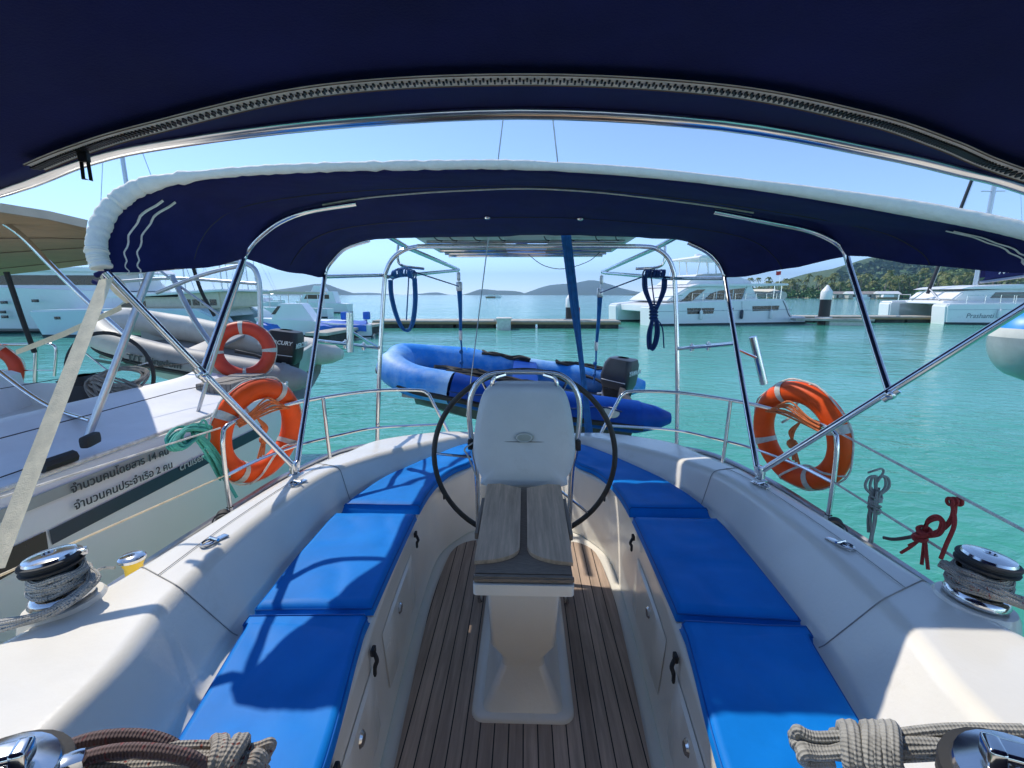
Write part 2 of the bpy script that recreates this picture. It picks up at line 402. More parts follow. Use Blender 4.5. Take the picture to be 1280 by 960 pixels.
# ---- cushions
PIPE = mat('blue_piping', (.002, .12, .44), .5, spec=.3)
CI = [(.40, .42), (.412, .77), (.462, 1.10), (.474, 1.26), (.482, 1.89), (.462, 2.2), (.40, 2.42), (.315, 2.53), (.285, 2.66), (.28, 2.88)]
CO = [(.70, .42), (.775, .85), (.825, 1.15), (.848, 1.24), (.855, 1.89), (.775, 2.24), (.665, 2.46), (.54, 2.66), (.42, 2.83), (.30, 2.92)]
def cushion(a, b, sx, label):
    n = 10
    ci = cat([(x*sx, y, 0) for x, y in CI], n)[a:b+1]; co = cat([(x*sx, y, 0) for x, y in CO], n)[a:b+1]
    nn = len(ci); W = [0, .012, .035, .07]+[k/22 for k in range(2, 21)]+[.93, .965, .988, 1]
    fl = [0, .012, .04, .1]+[k/30 for k in range(4, 27)]+[.9, .96, .988, 1]
    rows = []
    def at(c, t):
        x = t*(nn-1); i = min(int(x), nn-2); return c[i].lerp(c[i+1], x-i)
    def rim(t): return 1-max(0, 1-t/.05)**2.2
    for t in fl:
        row = []; pin, pout = at(ci, t), at(co, t)
        te = rim(min(t, 1-t)*max(.6, (b-a)/7))
        for w in W:
            p = pin.lerp(pout, w)
            h = 1.205+.034*min(te, rim(min(w, 1-w)*1.6))
            h += .004*math.sin(math.pi*w)*math.sin(math.pi*t)+.0035*NZ.noise(p*5+V((a, 0, sx)))-(.008 if a > 40 else .005)*max(0, 1-abs(NZ.noise(V((p.x*3.2+p.y*2.2, p.y*4.5-p.x*2, a+sx))))*5)*min(1, 5*min(w, 1-w))*min(1, 8*min(t, 1-t))
            row.append(V((p.x, p.y, h)))
        rows.append([V((row[0].x, row[0].y, 1.203))]+row+[V((row[-1].x, row[-1].y, 1.203))])
    rows = [[V((p.x, p.y, 1.203)) for p in rows[0]]]+rows+[[V((p.x, p.y, 1.203)) for p in rows[-1]]]
    o = MB().grid(rows).build('seat_cushion', CUSH, None, ang=70)
    tag(o, label, 'cushion', 'blue cockpit seat cushions')
    # welted seam round the top edge
    ring = [r[2]+V((0, 0, .001)) for r in rows[2:-2]]+[p+V((0, 0, .001)) for p in rows[-3][3:-2]]+[r[-3]+V((0, 0, .001)) for r in rows[2:-2]][::-1]+[p+V((0, 0, .001)) for p in rows[2][3:-2]][::-1]
    MB().tube(ring, .0026, 5, closed=True).build('piping', PIPE, o)
    return o
for sx, side in ((1, 'starboard (right)'), (-1, 'left')):
    nm = 'right' if sx > 0 else 'left'
    cushion(0, 29, sx, 'sunlit blue vinyl cushion nearest the camera on the %s cockpit seat' % nm)
    cushion(30, 40, sx, 'blue vinyl cushion in the middle of the %s cockpit seat' % nm)
    cushion(41, 90, sx, 'curved blue vinyl cushion at the stern end of the %s cockpit seat' % nm)

# ---- steering console
con = empty('steering_console', (0, 2.05, .8), 'white rounded instrument pod with steering wheel behind it and steel guard hoop', 'steering console')
def pod_row(y, s, zc=1.555):
    pr = [(-.150, .235), (-.19, .20), (-.216, .12), (-.235, .0), (-.238, -.07), (-.225, -.14), (-.20, -.19), (-.172, -.235), (.172, -.235), (.20, -.19), (.225, -.14), (.238, -.07), (.235, 0), (.216, .12), (.19, .20), (.150, .235), (.08, .243), (-.08, .243)]
    return [V((x*s, y+.10*(z*s), zc+z*s)) for x, z in [(p.x, p.y) for p in cat([(a, b, 0) for a, b in pr], 3, closed=True)]]
KM = Matrix.Translation((0, 0, .242)) @ Matrix.Scale(.89, 4)   # pod, hoop and wheel scaled about the camera: smaller and nearer than first drawn
pod = MB().grid([pod_row(1.978, .02), pod_row(1.976, .55), pod_row(1.98, .86), pod_row(1.99, .945), pod_row(2.01, .985), pod_row(2.05, 1.0), pod_row(2.13, .98), pod_row(2.19, .90), pod_row(2.20, .3)], closed=True).xf(KM).build('instrument_pod', PODW, con, ang=50)
MB().tube([V((x, 1.9755+.25*x*x, 1.545)) for x in [k*.0225-.202 for k in range(19)]], .0022, 5).xf(KM).build('pod_seam', mat('seam_grey', (.22, .21, .19), .7), pod)
MB().lathe([(0, .006), (.03, .006), (.040, .004), (.043, 0)], (0, 0, 0), n=24).xf(Matrix.Translation((0, 1.972, 1.567)) @ Matrix.Rotation(R(90), 4, 'X') @ Matrix.Diagonal((1, .55, 1, 1))).xf(KM).build('badge', mat('badge_grey', (.40, .42, .36), .35), pod)
MB().lathe([(.031, .0065), (.034, .0075), (.037, .0065)], (0, 0, 0), n=24).xf(Matrix.Translation((0, 1.972, 1.567)) @ Matrix.Rotation(R(90), 4, 'X') @ Matrix.Diagonal((1, .55, 1, 1))).xf(KM).build('badge_rim', mat('badge_light', (.62, .63, .58), .3), pod)
MB().tube(cat([(-.225, 2.10, .63), (-.23, 2.10, 1.30), (-.248, 2.09, 1.46), (-.262, 2.09, 1.66), (-.235, 2.09, 1.77), (-.17, 2.09, 1.832), (-.08, 2.09, 1.846), (.08, 2.09, 1.846), (.17, 2.09, 1.832), (.235, 2.09, 1.77), (.262, 2.09, 1.66), (.248, 2.09, 1.46), (.23, 2.10, 1.30), (.225, 2.10, .63)], 6), .0125, 10).xf(KM).build('guard_hoop', STEEL, con)
for sx in (-1, 1):
    h = MB(); h.tube(cat([(sx*.145, 2.06, 1.76), (sx*.148, 2.055, 1.80), (sx*.135, 2.06, 1.825), (sx*.09, 2.085, 1.836)], 4), .010, 8)
    h.xf(KM).build('guard_bracket', STEEL, con)
for sx in (-1, 1):
    MB().box((sx*.256, 2.07, 1.50), (.024, .03, .05), bev=.006).xf(KM).build('clamp_block', BLACK, con)
MB().lathe([(.12, 0), (.10, .06), (.085, .3), (.10, .75)], (0, 2.12, .627), n=20).xf(KM).build('pedestal_column', GEL, con)
wc = V((0, 2.37, 1.325))
whl = MB().tube([wc+V((.495*math.cos(a), 0, .483*math.sin(a))) for a in [2*math.pi*k/64 for k in range(64)]], .0145, 10, closed=True).xf(KM).build('steering_wheel', mat('wheel_leather', (.05, .045, .036), .6, bump=.2, bscale=120, amt=.25), con)
for a in (178, 62, -12+40, -42, 118, 238):
    if a == 28: continue
    d = V((math.cos(R(a)), 0, math.sin(R(a))))
    MB().tube([wc+V((0, -.06, 0))+d*.04, wc+V((0, -.05, 0))+d*.12, wc+d*.485], [.010, .009, .007], 8).xf(KM).build('spoke', STEEL, whl)
MB().lathe([(0, -.09), (.045, -.085), (.05, -.05), (.04, .02), (.03, .06)], wc, (0, 1, 0), 18).xf(KM).build('wheel_hub', STEEL, whl)
MB().tube(cat([(-.24, 2.03, 1.52), (-.275, 2.0, 1.50), (-.262, 2.0, 1.47), (-.24, 2.02, 1.40), (-.22, 2.04, 1.33)], 5), .004, 6).xf(KM).build('cable', mat('cable_grey', (.5, .5, .48), .5), con)

# ---- cockpit table
tab = empty('cockpit_table', (0, 1.5, .8), 'weathered grey wooden folding table on a white moulded pedestal', 'table')
bm = MB()
def rr(x0, x1, y0, y1, r, z, n=5):
    o = []
    for cx, cy, a0 in ((x1-r, y1-r, 0), (x0+r, y1-r, 90), (x0+r, y0+r, 180), (x1-r, y0+r, 270)):
        for q in range(n+1):
            a = R(a0+90*q/n); o.append(V((cx+r*math.cos(a), cy+r*math.sin(a), z)))
    return o
bm.grid([rr(-.175, .175, 1.262, 2.14, .045, .80), rr(-.174, .174, 1.263, 2.14, .045, .812), rr(-.168, .168, 1.268, 2.135, .045, .820), rr(-.14, .14, 1.295, 2.13, .05, .823), rr(-.02, .02, 1.5, 1.9, .01, .826)], closed=True)
bm.build('base_tray', GEL, tab, ang=50)
cl = MB()
cl.grid([rr(-.138, .138, 1.285, 2.05, .03, .818), rr(-.122, .122, 1.30, 2.0, .03, .85), rr(-.075, .075, 1.34, 1.95, .025, .955), rr(-.075, .075, 1.335, 1.95, .025, .99), rr(-.104, .104, 1.27, 1.8, .02, 1.09), rr(-.110, .110, 1.20, 1.7, .015, 1.36), rr(-.110, .110, 1.195, 1.7, .015, 1.40)], closed=True)
cl.build('column', GEL, tab, ang=30)
TM = Matrix.Translation((0, .107, .024)) @ Matrix.Diagonal((.95, .859, 1, 1))
MB().grid([rr(-.140, .140, 1.175, 1.9, .012, 1.366), rr(-.145, .145, 1.162, 1.9, .012, 1.371), rr(-.145, .145, 1.158, 1.9, .012, 1.405), rr(-.1, .1, 1.3, 1.85, .012, 1.406)], closed=True).xf(TM).build('table_frame', GEL, tab, ang=30)
zt = 1.436
# the fixed centre board, seen in the slot and at the near end
MB().prism([(-.142, 1.406), (.142, 1.406), (.142, 1.424), (-.142, 1.424)], 1.185, 1.86, bev=.003).xf(TM).build('centre_board', TEAKE, tab)
for sx in (-1, 1):
    inner = [(sx*.012, 1.325), (sx*.022, 1.29), (sx*.05, 1.262), (sx*.09, 1.243), (sx*.147, 1.232)]
    outl = [(sx*.147, 1.232), (sx*.154, 1.84), (sx*.152, 1.855), (sx*.1, 1.862), (sx*.012, 1.815)]
    pts = [V((x, y, 0)) for x, y in outl]+[p for p in cat([(x, y, 0) for x, y in inner], 4)][:-1]
    m = MB(); n = len(pts)
    m.add([V((p.x, p.y, 1.4245)) for p in pts]+[V((p.x, p.y, zt)) for p in pts], [tuple(range(n))[::-1], tuple(range(n, 2*n))]+[(i, (i+1) % n, n+(i+1) % n, n+i) for i in range(n)])
    m.xf(TM).build('folding_leaf', TEAKT, tab, smooth=False)
    # hinged rail on the outer edge of each leaf
    MB().box((sx*.158, 1.56, 1.425), (.012, .30, .022), bev=.003).xf(TM).build('edge_rail', TEAKE, tab)
MB().prism([(-.145, 1.407), (.145, 1.407), (.145, 1.4235), (-.145, 1.4235)], 1.165, 1.186, bev=.004).xf(TM).build('nosing', TEAKE, tab)

# ---- bimini
bim = empty('bimini', (0, 2.1, 1.44), 'navy blue bimini awning over the cockpit with white gathered front edge and steel bows', 'bimini')
FA = [P(132, 340, Y=1.55), P(126, 322, Y=1.555), P(128, 296, Y=1.58), P(146, 262, Y=1.63), P(190, 236, Y=1.68), P(280, 222, Y=1.70), P(400, 215, Y=1.71), P(540, 212, Y=1.71), P(650, 212, Y=1.71), P(800, 221, Y=1.70), P(950, 238, Y=1.67), P(1080, 257, Y=1.63), P(1190, 276, Y=1.58), P(1265, 292, Y=1.53), P(1315, 308, Y=1.49), P(1342, 325, Y=1.47), P(1348, 342, Y=1.46)]
MA = [P(306, 324, Y=2.13), P(312, 314, Y=2.14), P(322, 297, Y=2.16), P(340, 279, Y=2.18), P(372, 262, Y=2.2), P(440, 248, Y=2.2), P(520, 240, Y=2.2), P(590, 236, Y=2.2), P(650, 234, Y=2.2), P(710, 236, Y=2.2), P(780, 242, Y=2.2), P(890, 256, Y=2.2), P(985, 272, Y=2.2), P(1022, 282, Y=2.18), P(1046, 298, Y=2.16), P(1056, 308, Y=2.14), P(1062, 318, Y=2.13)]
AA = [P(406, 345, Y=2.88), P(408, 336, Y=2.89), P(416, 325, Y=2.9), P(432, 310, Y=2.9), P(462, 300, Y=2.92), P(500, 297, Y=2.95), P(550, 296, Y=2.96), P(600, 295, Y=2.97), P(650, 294, Y=2.97), P(710, 294, Y=2.97), P(770, 296, Y=2.96), P(828, 298, Y=2.95), P(860, 303, Y=2.92), P(884, 315, Y=2.9), P(897, 328, Y=2.9), P(903, 338, Y=2.89), P(906, 347, Y=2.88)]
fa, ma, aa = cat(FA, 4), cat(MA, 4), cat(AA, 4)
def canopy_rows(off=0, nv=18):
    rows = []
    for i in range(nv+1):
        t = i/nv; row = []
        for j in range(len(fa)):
            a, b, c = fa[j], ma[j], aa[j]
            p = a.lerp(b, t*2) if t < .5 else b.lerp(c, t*2-1)
            sag = -.018*math.sin(math.pi*((t*2) % 1))
            w = .009*NZ.noise(V((p.x*3, p.y*7, 1)))+.006*NZ.noise(V((p.x*9+p.y*12, p.y*5, 4)))+.010*max(0, abs(p.x)-.7)*NZ.noise(V((p.x*14, p.y*3, 7)))
            row.append(p+V((0, 0, off+(sag+w)*(0 if i in (0,) else 1))))
        rows.append(row)
    return rows
cr_ = canopy_rows()
cm = MB().grid(cr_)
can = cm.build('canopy', NAVY, bim, ang=60)
sd = can.modifiers.new('thickness', 'SOLIDIFY'); sd.thickness = .004; sd.offset = 1
# white gathered front edge
path = cat([p+V((0, -.012, .012)) for p in FA], 14)
rad = []
for i, p in enumerate(path):
    lft = max(0, min(1, (-1.15-p.x)/.25)); rt = max(0, min(1, (p.x-.75)/.5))
    g = (.0065*NZ.noise(V((i*.83, 2, 0)))+.006*NZ.noise(V((i*.29, 5, 0)))+.002*math.sin(i*2.3))*(1 if p.x < .15 else .15)
    rad.append(.0162+.014*lft+.009*rt+g*.7)
MB().tube(path, rad, 12).build('gathered_edge', GATHER, can)
# tan zip tapes near both ends
for j0 in ((9, 11), (54, 57)):
    z = MB()
    for j in j0:
        pts = []
        for i in range(1, 4):
            pts.append(cr_[i][j])
        base = [fa[jj].lerp(ma[jj], .12+.008*math.sin(jj*1.9)+.035*(j-j0[0])/(1 if j0[0] < 20 else 3)) + V((0, 0, -.016)) for jj in (range(0, 16) if j0[0] < 20 else range(50, 65))]
        z.tube(cat(base, 2), .0045, 5, flat=.5)
    z.build('zip_tape', TAPE, can)
sm = MB(); sm.tube([p+V((0, 0, -.006)) for p in ma[18:47]], .004, 5); sm.build('seam', TAPE, can)
sm2 = MB(); sm2.tube([fa[j].lerp(ma[j], .55)+V((0, 0, -.022)) for j in range(4, 64)], .0018, 4); sm2.tube([ma[j].lerp(aa[j], .45)+V((0, 0, -.024)) for j in range(4, 64)], .0018, 4); sm2.build('stitch_line', BLACK, can)
for x_ in (-.19, .30):
    p_ = min(cr_[13], key=lambda q: abs(q.x-x_)); MB().lathe([(0, .008), (.009, .008), (.016, .003), (.017, -.004)], p_+V((0, -.002, -.006)), (0, -.35, -1), 14).build('snap_button', STEEL, can)
RT, RB = .0125, .0135
for sx in (-1, 1):
    base = V((sx*1.07, 1.97, 1.39)); top = FA[0] if sx < 0 else FA[-1]
    MB().tube([base+V((0, 0, .03)), top], RB, 12).build('front_strut', STEEL, bim)
    hp = P(1113, 490, Y=1.75) if sx > 0 else P(247, 462, Y=1.80)
    d = (top-base); tt = max(.1, min(.95, (hp-base).dot(d)/d.dot(d))); hp = base+d*tt
    if sx > 0: mp = [hp, P(1089, 420, Y=1.95), P(1064, 340, Y=2.12), P(1054, 312, Y=2.16), P(1035, 292, Y=2.18), P(1005, 281, Y=2.2), P(960, 272, Y=2.2), P(893, 259, Y=2.2)]
    else: mp = [hp, P(276, 400, Y=1.95), P(302, 330, Y=2.12), P(311, 311, Y=2.14), P(325, 290, Y=2.16), P(350, 272, Y=2.18), P(385, 259, Y=2.2), P(445, 249, Y=2.2)]
    MB().tube(cat([p+V((0, 0, -.018)) if i > 3 else p for i, p in enumerate(mp)], 6), RT, 12).build('middle_bow', STEEL, bim)
    AQ = AA[::-1] if sx > 0 else AA
    MB().tube([base+V((0, .02, .0)), base.lerp(AQ[0], .5)+V((0, .015, 0))]+cat([AQ[0], AQ[1], AQ[2], AQ[3], AQ[4]], 4), RB, 12).build('rear_pole', STEEL, bim)
    m = MB(); m.lathe([(.028, 0), (.028, .006), (.018, .012), (.016, .05), (0, .052)], base-V((0, 0, .015)), n=16)
    m.box(base+V((0, .01, .03)), (.03, .05, .035), bev=.006); MB().sphere(hp, .022, 10).tube([hp-d.normalized()*.03, hp+d.normalized()*.03], .017, 10).build('hinge_clamp', STEEL, bim)
    m.build('hinge_foot', STEEL, bim)
# webbing straps hauling the front bow forward, with buckles
for sx, lo in ((-1, P(-8, 712, Y=.98)),):
    a = FA[0]+V((0, 0, -.02)); d = (lo-a); n = d.cross(V((0, 1, .3))).normalized()
    MB().grid([[a+n*-.030, a.lerp(lo, .5)+n*-.034, lo+n*-.034], [a+n*-.01+V((0, .0015, 0)), a.lerp(lo, .5)+n*-.008+V((0, .005, 0)), lo+n*-.01], [a+n*.030, a.lerp(lo, .5)+n*.033, lo+n*.034]]).build('strap', CREAM, bim)
    MB().tube(cat([P(118, 352, Y=1.70), P(128, 356, Y=1.69), P(134, 350, Y=1.69), P(130, 341, Y=1.70), P(120, 344, Y=1.70)], 4), .010, 8).build('strap_buckle', NAVY, bim)
    q = P(20, 441, Y=1.62); b0 = P(152, 385, Y=1.74)
    MB().grid([[b0+V((0, 0, .012)), b0.lerp(q, .6)+V((0, .02, .012)), q+V((0, 0, .010))], [b0-V((0, 0, .008)), b0.lerp(q, .6)+V((0, .02, -.010)), q-V((0, 0, .008))]]).build('strap_tail', CREAM, bim)
    MB().tube(cat([P(128, 345, Y=1.70), P(142, 352, Y=1.71), P(150, 362, Y=1.72), P(163, 376, Y=1.73)], 4), [.012, .016, .021, .024, .024, .024, .025, .025, .024, .023, .021, .02, .018], 8).build('strap_wrap', CREAM, bim)

# ---- sprayhood above the camera
spr = empty('sprayhood', (0, .4, 1.5), 'dark navy sprayhood overhead with steel bow and grey zip along its edge', 'sprayhood')
DA = [V((-1.12, .58, 1.75)), V((-1.06, .62, 2.1)), V((-.92, .66, 2.29)), P(40, 219, Y=.68), P(110, 192, Y=.68), P(200, 172, Y=.68), P(400, 147, Y=.68), P(650, 133, Y=.68), P(900, 147, Y=.68), P(1100, 182, Y=.68), P(1200, 205, Y=.68), P(1285, 228, Y=.68), V((.92, .66, 2.26)), V((1.06, .62, 2.07)), V((1.12, .58, 1.75))]
ZA = [V((-1.10, .46, 1.75)), V((-1.02, .50, 2.1)), V((-.80, .54, 2.27)), P(0, 225, Y=.57), P(92, 188, Y=.56), P(190, 158, Y=.55), P(400, 111, Y=.55), P(650, 97, Y=.55), P(900, 110, Y=.55), P(1080, 145, Y=.55), P(1180, 178, Y=.56), P(1270, 214, Y=.57), V((.80, .54, 2.25)), V((1.02, .50, 2.07)), V((1.10, .46, 1.75))]
def shift(A, dy, dz, s=1.0): return [V((p.x*s, p.y+dy, p.z+(dz if p.z > 2.15 else 0))) for p in A]
arcs = [cat(a, 5) for a in (DA, ZA, shift(ZA, -.25, .035, 1.0), shift(ZA, -.6, .05), shift(ZA, -1.1, .0), shift(ZA, -1.6, -.25), shift(ZA, -1.9, -.62))]
sp = MB().grid([[a+V((0, 0, .004)) if i else a+V((0, .002, -.004)) for a in r] for i, r in enumerate(arcs)]).build('hood_canvas', NAVY, spr, ang=60)
s2 = sp.modifiers.new('thickness', 'SOLIDIFY'); s2.thickness = .003; s2.offset = 1
da, za = arcs[0], arcs[1]
MB().tube([p+V((0, -.004, -.006)) for p in da], .0115, 12).build('hood_bow', STEEL, spr)
# zip: two tapes with a row of dark teeth between
def ribbon(A, w0, w1, dz):
    g0, g1 = [], []
    for i in range(len(A)):
        t = (A[min(i+1, len(A)-1)]-A[max(i-1, 0)]).normalized()
        side = V((0, 1, 0)); n = t.cross(side).normalized()
        if n.z > 0: n = -n
        g0.append(A[i]+side*w0+n*dz); g1.append(A[i]+side*w1+n*dz)
    return [g0, g1]
zz = cat(ZA, 14); zs = zz[14*3+6:14*11+4]
MB().grid(ribbon(zs, -.0165, .0115, .003)).build('zip_tape', TAPE, spr)
tm = MB(); 
for i in range(0, len(zs)-1):
    for q in (0, .25, .5, .75):
        c = zs[i].lerp(zs[i+1], q); t = (zs[i+1]-zs[i]).normalized()
        rot = Matrix.Rotation(math.atan2(t.z, t.x)*-1, 3, 'Y')
        tm.box(c+V((0, (.0024 if q in (.25, .75) else -.0024)-.002, -.0042)), (.002, .0058, .002), rot)
tm.build('zip_teeth', BLACK, spr, smooth=False)
st = MB(); st.tube([p+V((0, -.0145, -.0040)) for p in zs], .0006, 4); st.tube([p+V((0, .0095, -.0040)) for p in zs], .0006, 4); st.build('zip_stitching', mat('stitch_brown', (.20, .13, .09), .8), spr)
c = P(106, 203, Y=.56)
MB().box(c+V((0, 0, .006)), (.012, .006, .012), bev=.002).tube([c+V((-.004, 0, 0)), c+V((-.005, 0, -.018)), c+V((.004, 0, -.02)), c+V((.004, 0, 0))], .002, 6).build('zip_slider', BLACK, spr)

# ---- davit arch with solar panel
arch = empty('davit_arch', (0, 3.4, 1.0), 'polished steel stern arch carrying a solar panel and two davit arms', 'davit arch')
ap = [V((-1.14, 3.32, .95)), P(474, 470, Y=3.36), P(480, 360, Y=3.4), P(483, 338, Y=3.4), P(492, 322, Y=3.4), P(506, 312, Y=3.41), P(522, 308, Y=3.42)]
ap2 = [P(800, 308, Y=3.42), P(818, 310, Y=3.41), P(833, 320, Y=3.4), P(841, 336, Y=3.4), P(844, 360, Y=3.4), P(847, 470, Y=3.36), V((1.16, 3.32, .95))]
MB().tube(cat(ap, 5)+cat(ap2, 5), .0165, 12).build('main_hoop', STEEL, arch)
for sx in (-1, 1):
    e = P(573, 337, Y=4.5) if sx < 0 else P(753, 340, Y=4.5)
    s = P(508, 309, Y=3.42) if sx < 0 else P(822, 309, Y=3.42)
    s0_ = V((s.x*1.02, 3.05, s.z+.03))
    am = MB().tube([s0_, s, e], .017, 10)
    q = P(484, 346, Y=3.41) if sx < 0 else P(840, 348, Y=3.41)
    am.tube([q, e+V((-sx*-.0, -.06, -.01))], .0145, 10)
    if sx < 0: am.tube(cat([P(498, 303, Y=3.6), P(497, 322, Y=3.6), P(503, 332, Y=3.62), P(530, 336, Y=3.7)], 4), .011, 8)
    else: am.tube(cat([P(831, 303, Y=3.6), P(831, 325, Y=3.6), P(822, 334, Y=3.62), P(795, 336, Y=3.7)], 4), .011, 8)
    am.build('davit_arm', STEEL, arch)
    p0 = P(479, 344, Y=3.4) if sx < 0 else P(843, 348, Y=3.4)
    b = AA[0] if sx < 0 else AA[-1]
    MB().tube([p0, b+V((0, .0, -.004))], .0125, 10).build('tie_bar', STEEL, arch)
    p1 = P(474, 435, Y=3.38) if sx < 0 else P(847, 436, Y=3.38)
    rb = V((sx*1.07, 1.99, 1.39)); re_ = AA[0] if sx < 0 else AA[-1]; tq = .60
    MB().tube([p1, rb.lerp(re_, tq)], .013, 10).build('side_bar', STEEL, arch)
    m = MB()
    for q in (.3, .6):
        c = p1.lerp(rb.lerp(re_, tq), q); m.box(c, (.02, .035, .045), bev=.004); m.tube([c+V((0, 0, -.03)), c+V((0, 0, .03))], .006, 6)
    m.build('bar_clamp', STEEL, arch)
    # rod holder tube
    a, b2 = (P(437, 391, Y=2.75), P(438, 440, Y=2.75)) if sx < 0 else (P(941, 421, Y=2.62), P(955, 480, Y=2.62))
    rh = MB().tube([a, b2], .021, 12); rh.tube([a.lerp(b2, .45), (p1 if sx < 0 else rb.lerp(re_, .57))], .008, 8)
    rh.build('rod_holder', STEEL, arch)
zt_ = P(650, 301, Y=3.5).z
sl_ = MB(); W0, W1 = .92, .80
fr = MB()
for y in (3.45, 3.72, 3.98, 4.22, 4.42):
    fr.tube([V((-.72, y, zt_-.012-.02*(y-3.45))), V((.72, y, zt_-.012-.02*(y-3.45)))], .013, 8)
fr.build('cross_tube', STEEL, arch)
for i, (xa, xb) in enumerate(((-.80, -.16), (.18, .80))):
    MB().box(((xa+xb)/2, 3.72, zt_+.024), (xb-xa, 1.36, .03), Matrix.Rotation(R(-1.2), 3, 'X'), bev=.004).build('solar_or_filler_panel', SOLARB, arch)
MB().box((.01, 3.30, zt_+.027), (.335, .52, .026), Matrix.Rotation(R(-1.2), 3, 'X'), bev=.004).build('solar_or_filler_panel', SOLARB, arch)  # filler panel, added to block sun through the gap between the solar panels
lash = MB()
for x in (-.66, -.55, -.38, -.2, .12, .3, .48, .62):
    lash.tube(cat([(x, 3.30, zt_+.035), (x+.03, 3.40, zt_-.005), (x+.09, 3.5, zt_+.004), (x+.13, 3.6, zt_-.002)], 4), .004, 5)
lash.build('lashing', BLACK, arch)
lampc = P(652, 303, Y=3.75)
MB().lathe([(0, .05), (.05, .05), (.07, .03), (.065, 0), (.03, -.02), (0, -.02)], lampc, n=18).build('stern_light', WHITE, arch)
MB().tube(cat([P(660, 318, Y=3.7), P(680, 332, Y=3.75), P(705, 336, Y=3.8), P(735, 327, Y=3.9), P(750, 315, Y=4.0)], 5), .003, 5).build('lamp_cable', BLACK, arch)

# ---- pushpits and guard rails
for sx in (-1, 1):
    root = empty('pushpit', (sx*1.4, 3.0, .98), ('steel pushpit rail carrying the orange life ring on the %s of the stern' % ('right' if sx > 0 else 'left')), 'guard rail', 'stern guard rails')
    g = lambda x, y, z: V((sx*x, y, z))
    MB().tube(cat([g(.52, 3.32, 1.0), g(.58, 3.34, 1.16), g(.70, 3.36, 1.40), g(.74, 3.37, 1.462), g(.82, 3.37, 1.487), g(1.1, 3.31, 1.495), g(1.32, 3.12, 1.5), g(1.5, 2.90, 1.5), g(1.61, 2.62, 1.5), g(1.645, 2.4, 1.49), g(1.65, 2.345, 1.43), g(1.65, 2.33, 1.25), g(1.65, 2.33, .97)], 6), .0125, 10).build('top_rail', STEEL, root)
    MB().tube(cat([g(.63, 3.35, 1.225), g(1.1, 3.28, 1.215), g(1.32, 3.09, 1.215), g(1.5, 2.87, 1.215), g(1.61, 2.6, 1.215), g(1.65, 2.34, 1.215)], 5), .010, 8).build('middle_rail', STEEL, root)
    MB().tube([g(1.39, 3.03, 1.5), g(1.36, 3.0, .97)], .0125, 10).build('stanchion', STEEL, root)
    m = MB(); m.lathe([(.035, 0), (.035, .012), (.02, .02), (.018, .06)], g(1.65, 2.33, .97), n=14)
    m.build('stanchion_base', STEEL, root)
    bl = MB(); bl.lathe([(0, -.05), (.035, -.045), (.038, 0), (.035, .045), (0, .05)], g(1.60, 2.20, 1.03), (.5*sx, .8, 0), 14)
    bl.lathe([(.045, -.05), (.052, -.045), (.045, -.035)], g(1.60, 2.20, 1.03), (.5*sx, .8, 0), 14)
    tag(bl.build('deck_block', RUB), 'black rubber deck block at the foot of the %s stanchion' % ('right' if sx > 0 else 'left'), 'block', 'deck blocks by the stanchions')
for nm, z0, py0, py1 in (('upper', 1.49, 545, 662), ('lower', 1.22, 597, 752)):
    a = V((1.65, 2.335, z0)); e = P(1300, py1+10, X=1.56)
    e2 = a+(e-a)*2.2
    tag(MB().tube([a, a.lerp(e2, .5)+V((0, 0, -.004)), e2], .0055, 7).build('lifeline', RWHITE), 'white %s lifeline running forward from the right pushpit over the water' % nm, 'lifeline', 'white lifelines on the right')
for nm, z0, q in (('upper', 1.49, P(0, 622, X=-1.68)), ('lower', 1.22, P(95, 677, X=-1.68))):
    a = V((-1.65, 2.335, z0)); e2 = a+(q-a)*1.6
    tag(MB().tube([a, e2], .0045, 7).build('lifeline', RWHITE if nm == 'upper' else CREAM), ('white upper lifeline along the sheer of the neighbouring boat at left' if nm == 'upper' else 'cream lower lifeline crossing the hull of the neighbouring boat at left'), 'lifeline')

# ---- life rings
def life_ring(c, nrm, Ro, r, label, m=ORANGE, spin=20, lines=RWHITE, group='orange life rings'):
    c = V(c); root = empty('life_ring', c-V((0, 0, Ro)), label, 'life ring', group)
    nrm = V(nrm).normalized(); x = V((0, 0, 1)).cross(nrm).normalized(); y = nrm.cross(x)
    def rp(a, rad, o=0): return c+x*(rad*math.cos(a))+y*(rad*math.sin(a))+nrm*o
    Rm = Ro-r
    MB().grid([[rp(2*math.pi*i/56, Rm+r*math.cos(b), r*.92*math.sin(b)) for b in [2*math.pi*k/18 for k in range(19)]] for i in range(57)]).build('ring_body', m, root, ang=80)
    for q in range(4):
        a0 = R(45+spin+90*q)
        MB().grid([[rp(a0+da, Rm+(r+.0035)*math.cos(b), (r*.92+.0035)*math.sin(b)) for b in [2*math.pi*k/18 for k in range(19)]] for da in (-.075, -.04, 0, .04, .075)]).build('reflective_band', BAND, root, ang=80)
    pts = []
    for q in range(4):
        a0 = R(45+spin+90*q)
        for t, ro in ((0, Ro+.006), (.15, Ro+.007), (.4, Ro+.010), (.5, Ro+.012), (.6, Ro+.010), (.85, Ro+.007)):
            pts.append(rp(a0+t*math.pi/2, ro+.006*math.sin(q*3+t*9), .01*math.sin(q+t*5)))
    MB().tube(cat(pts, 3, closed=True), .0052, 6, closed=True).build('grab_line', lines, root)
    return root, rp
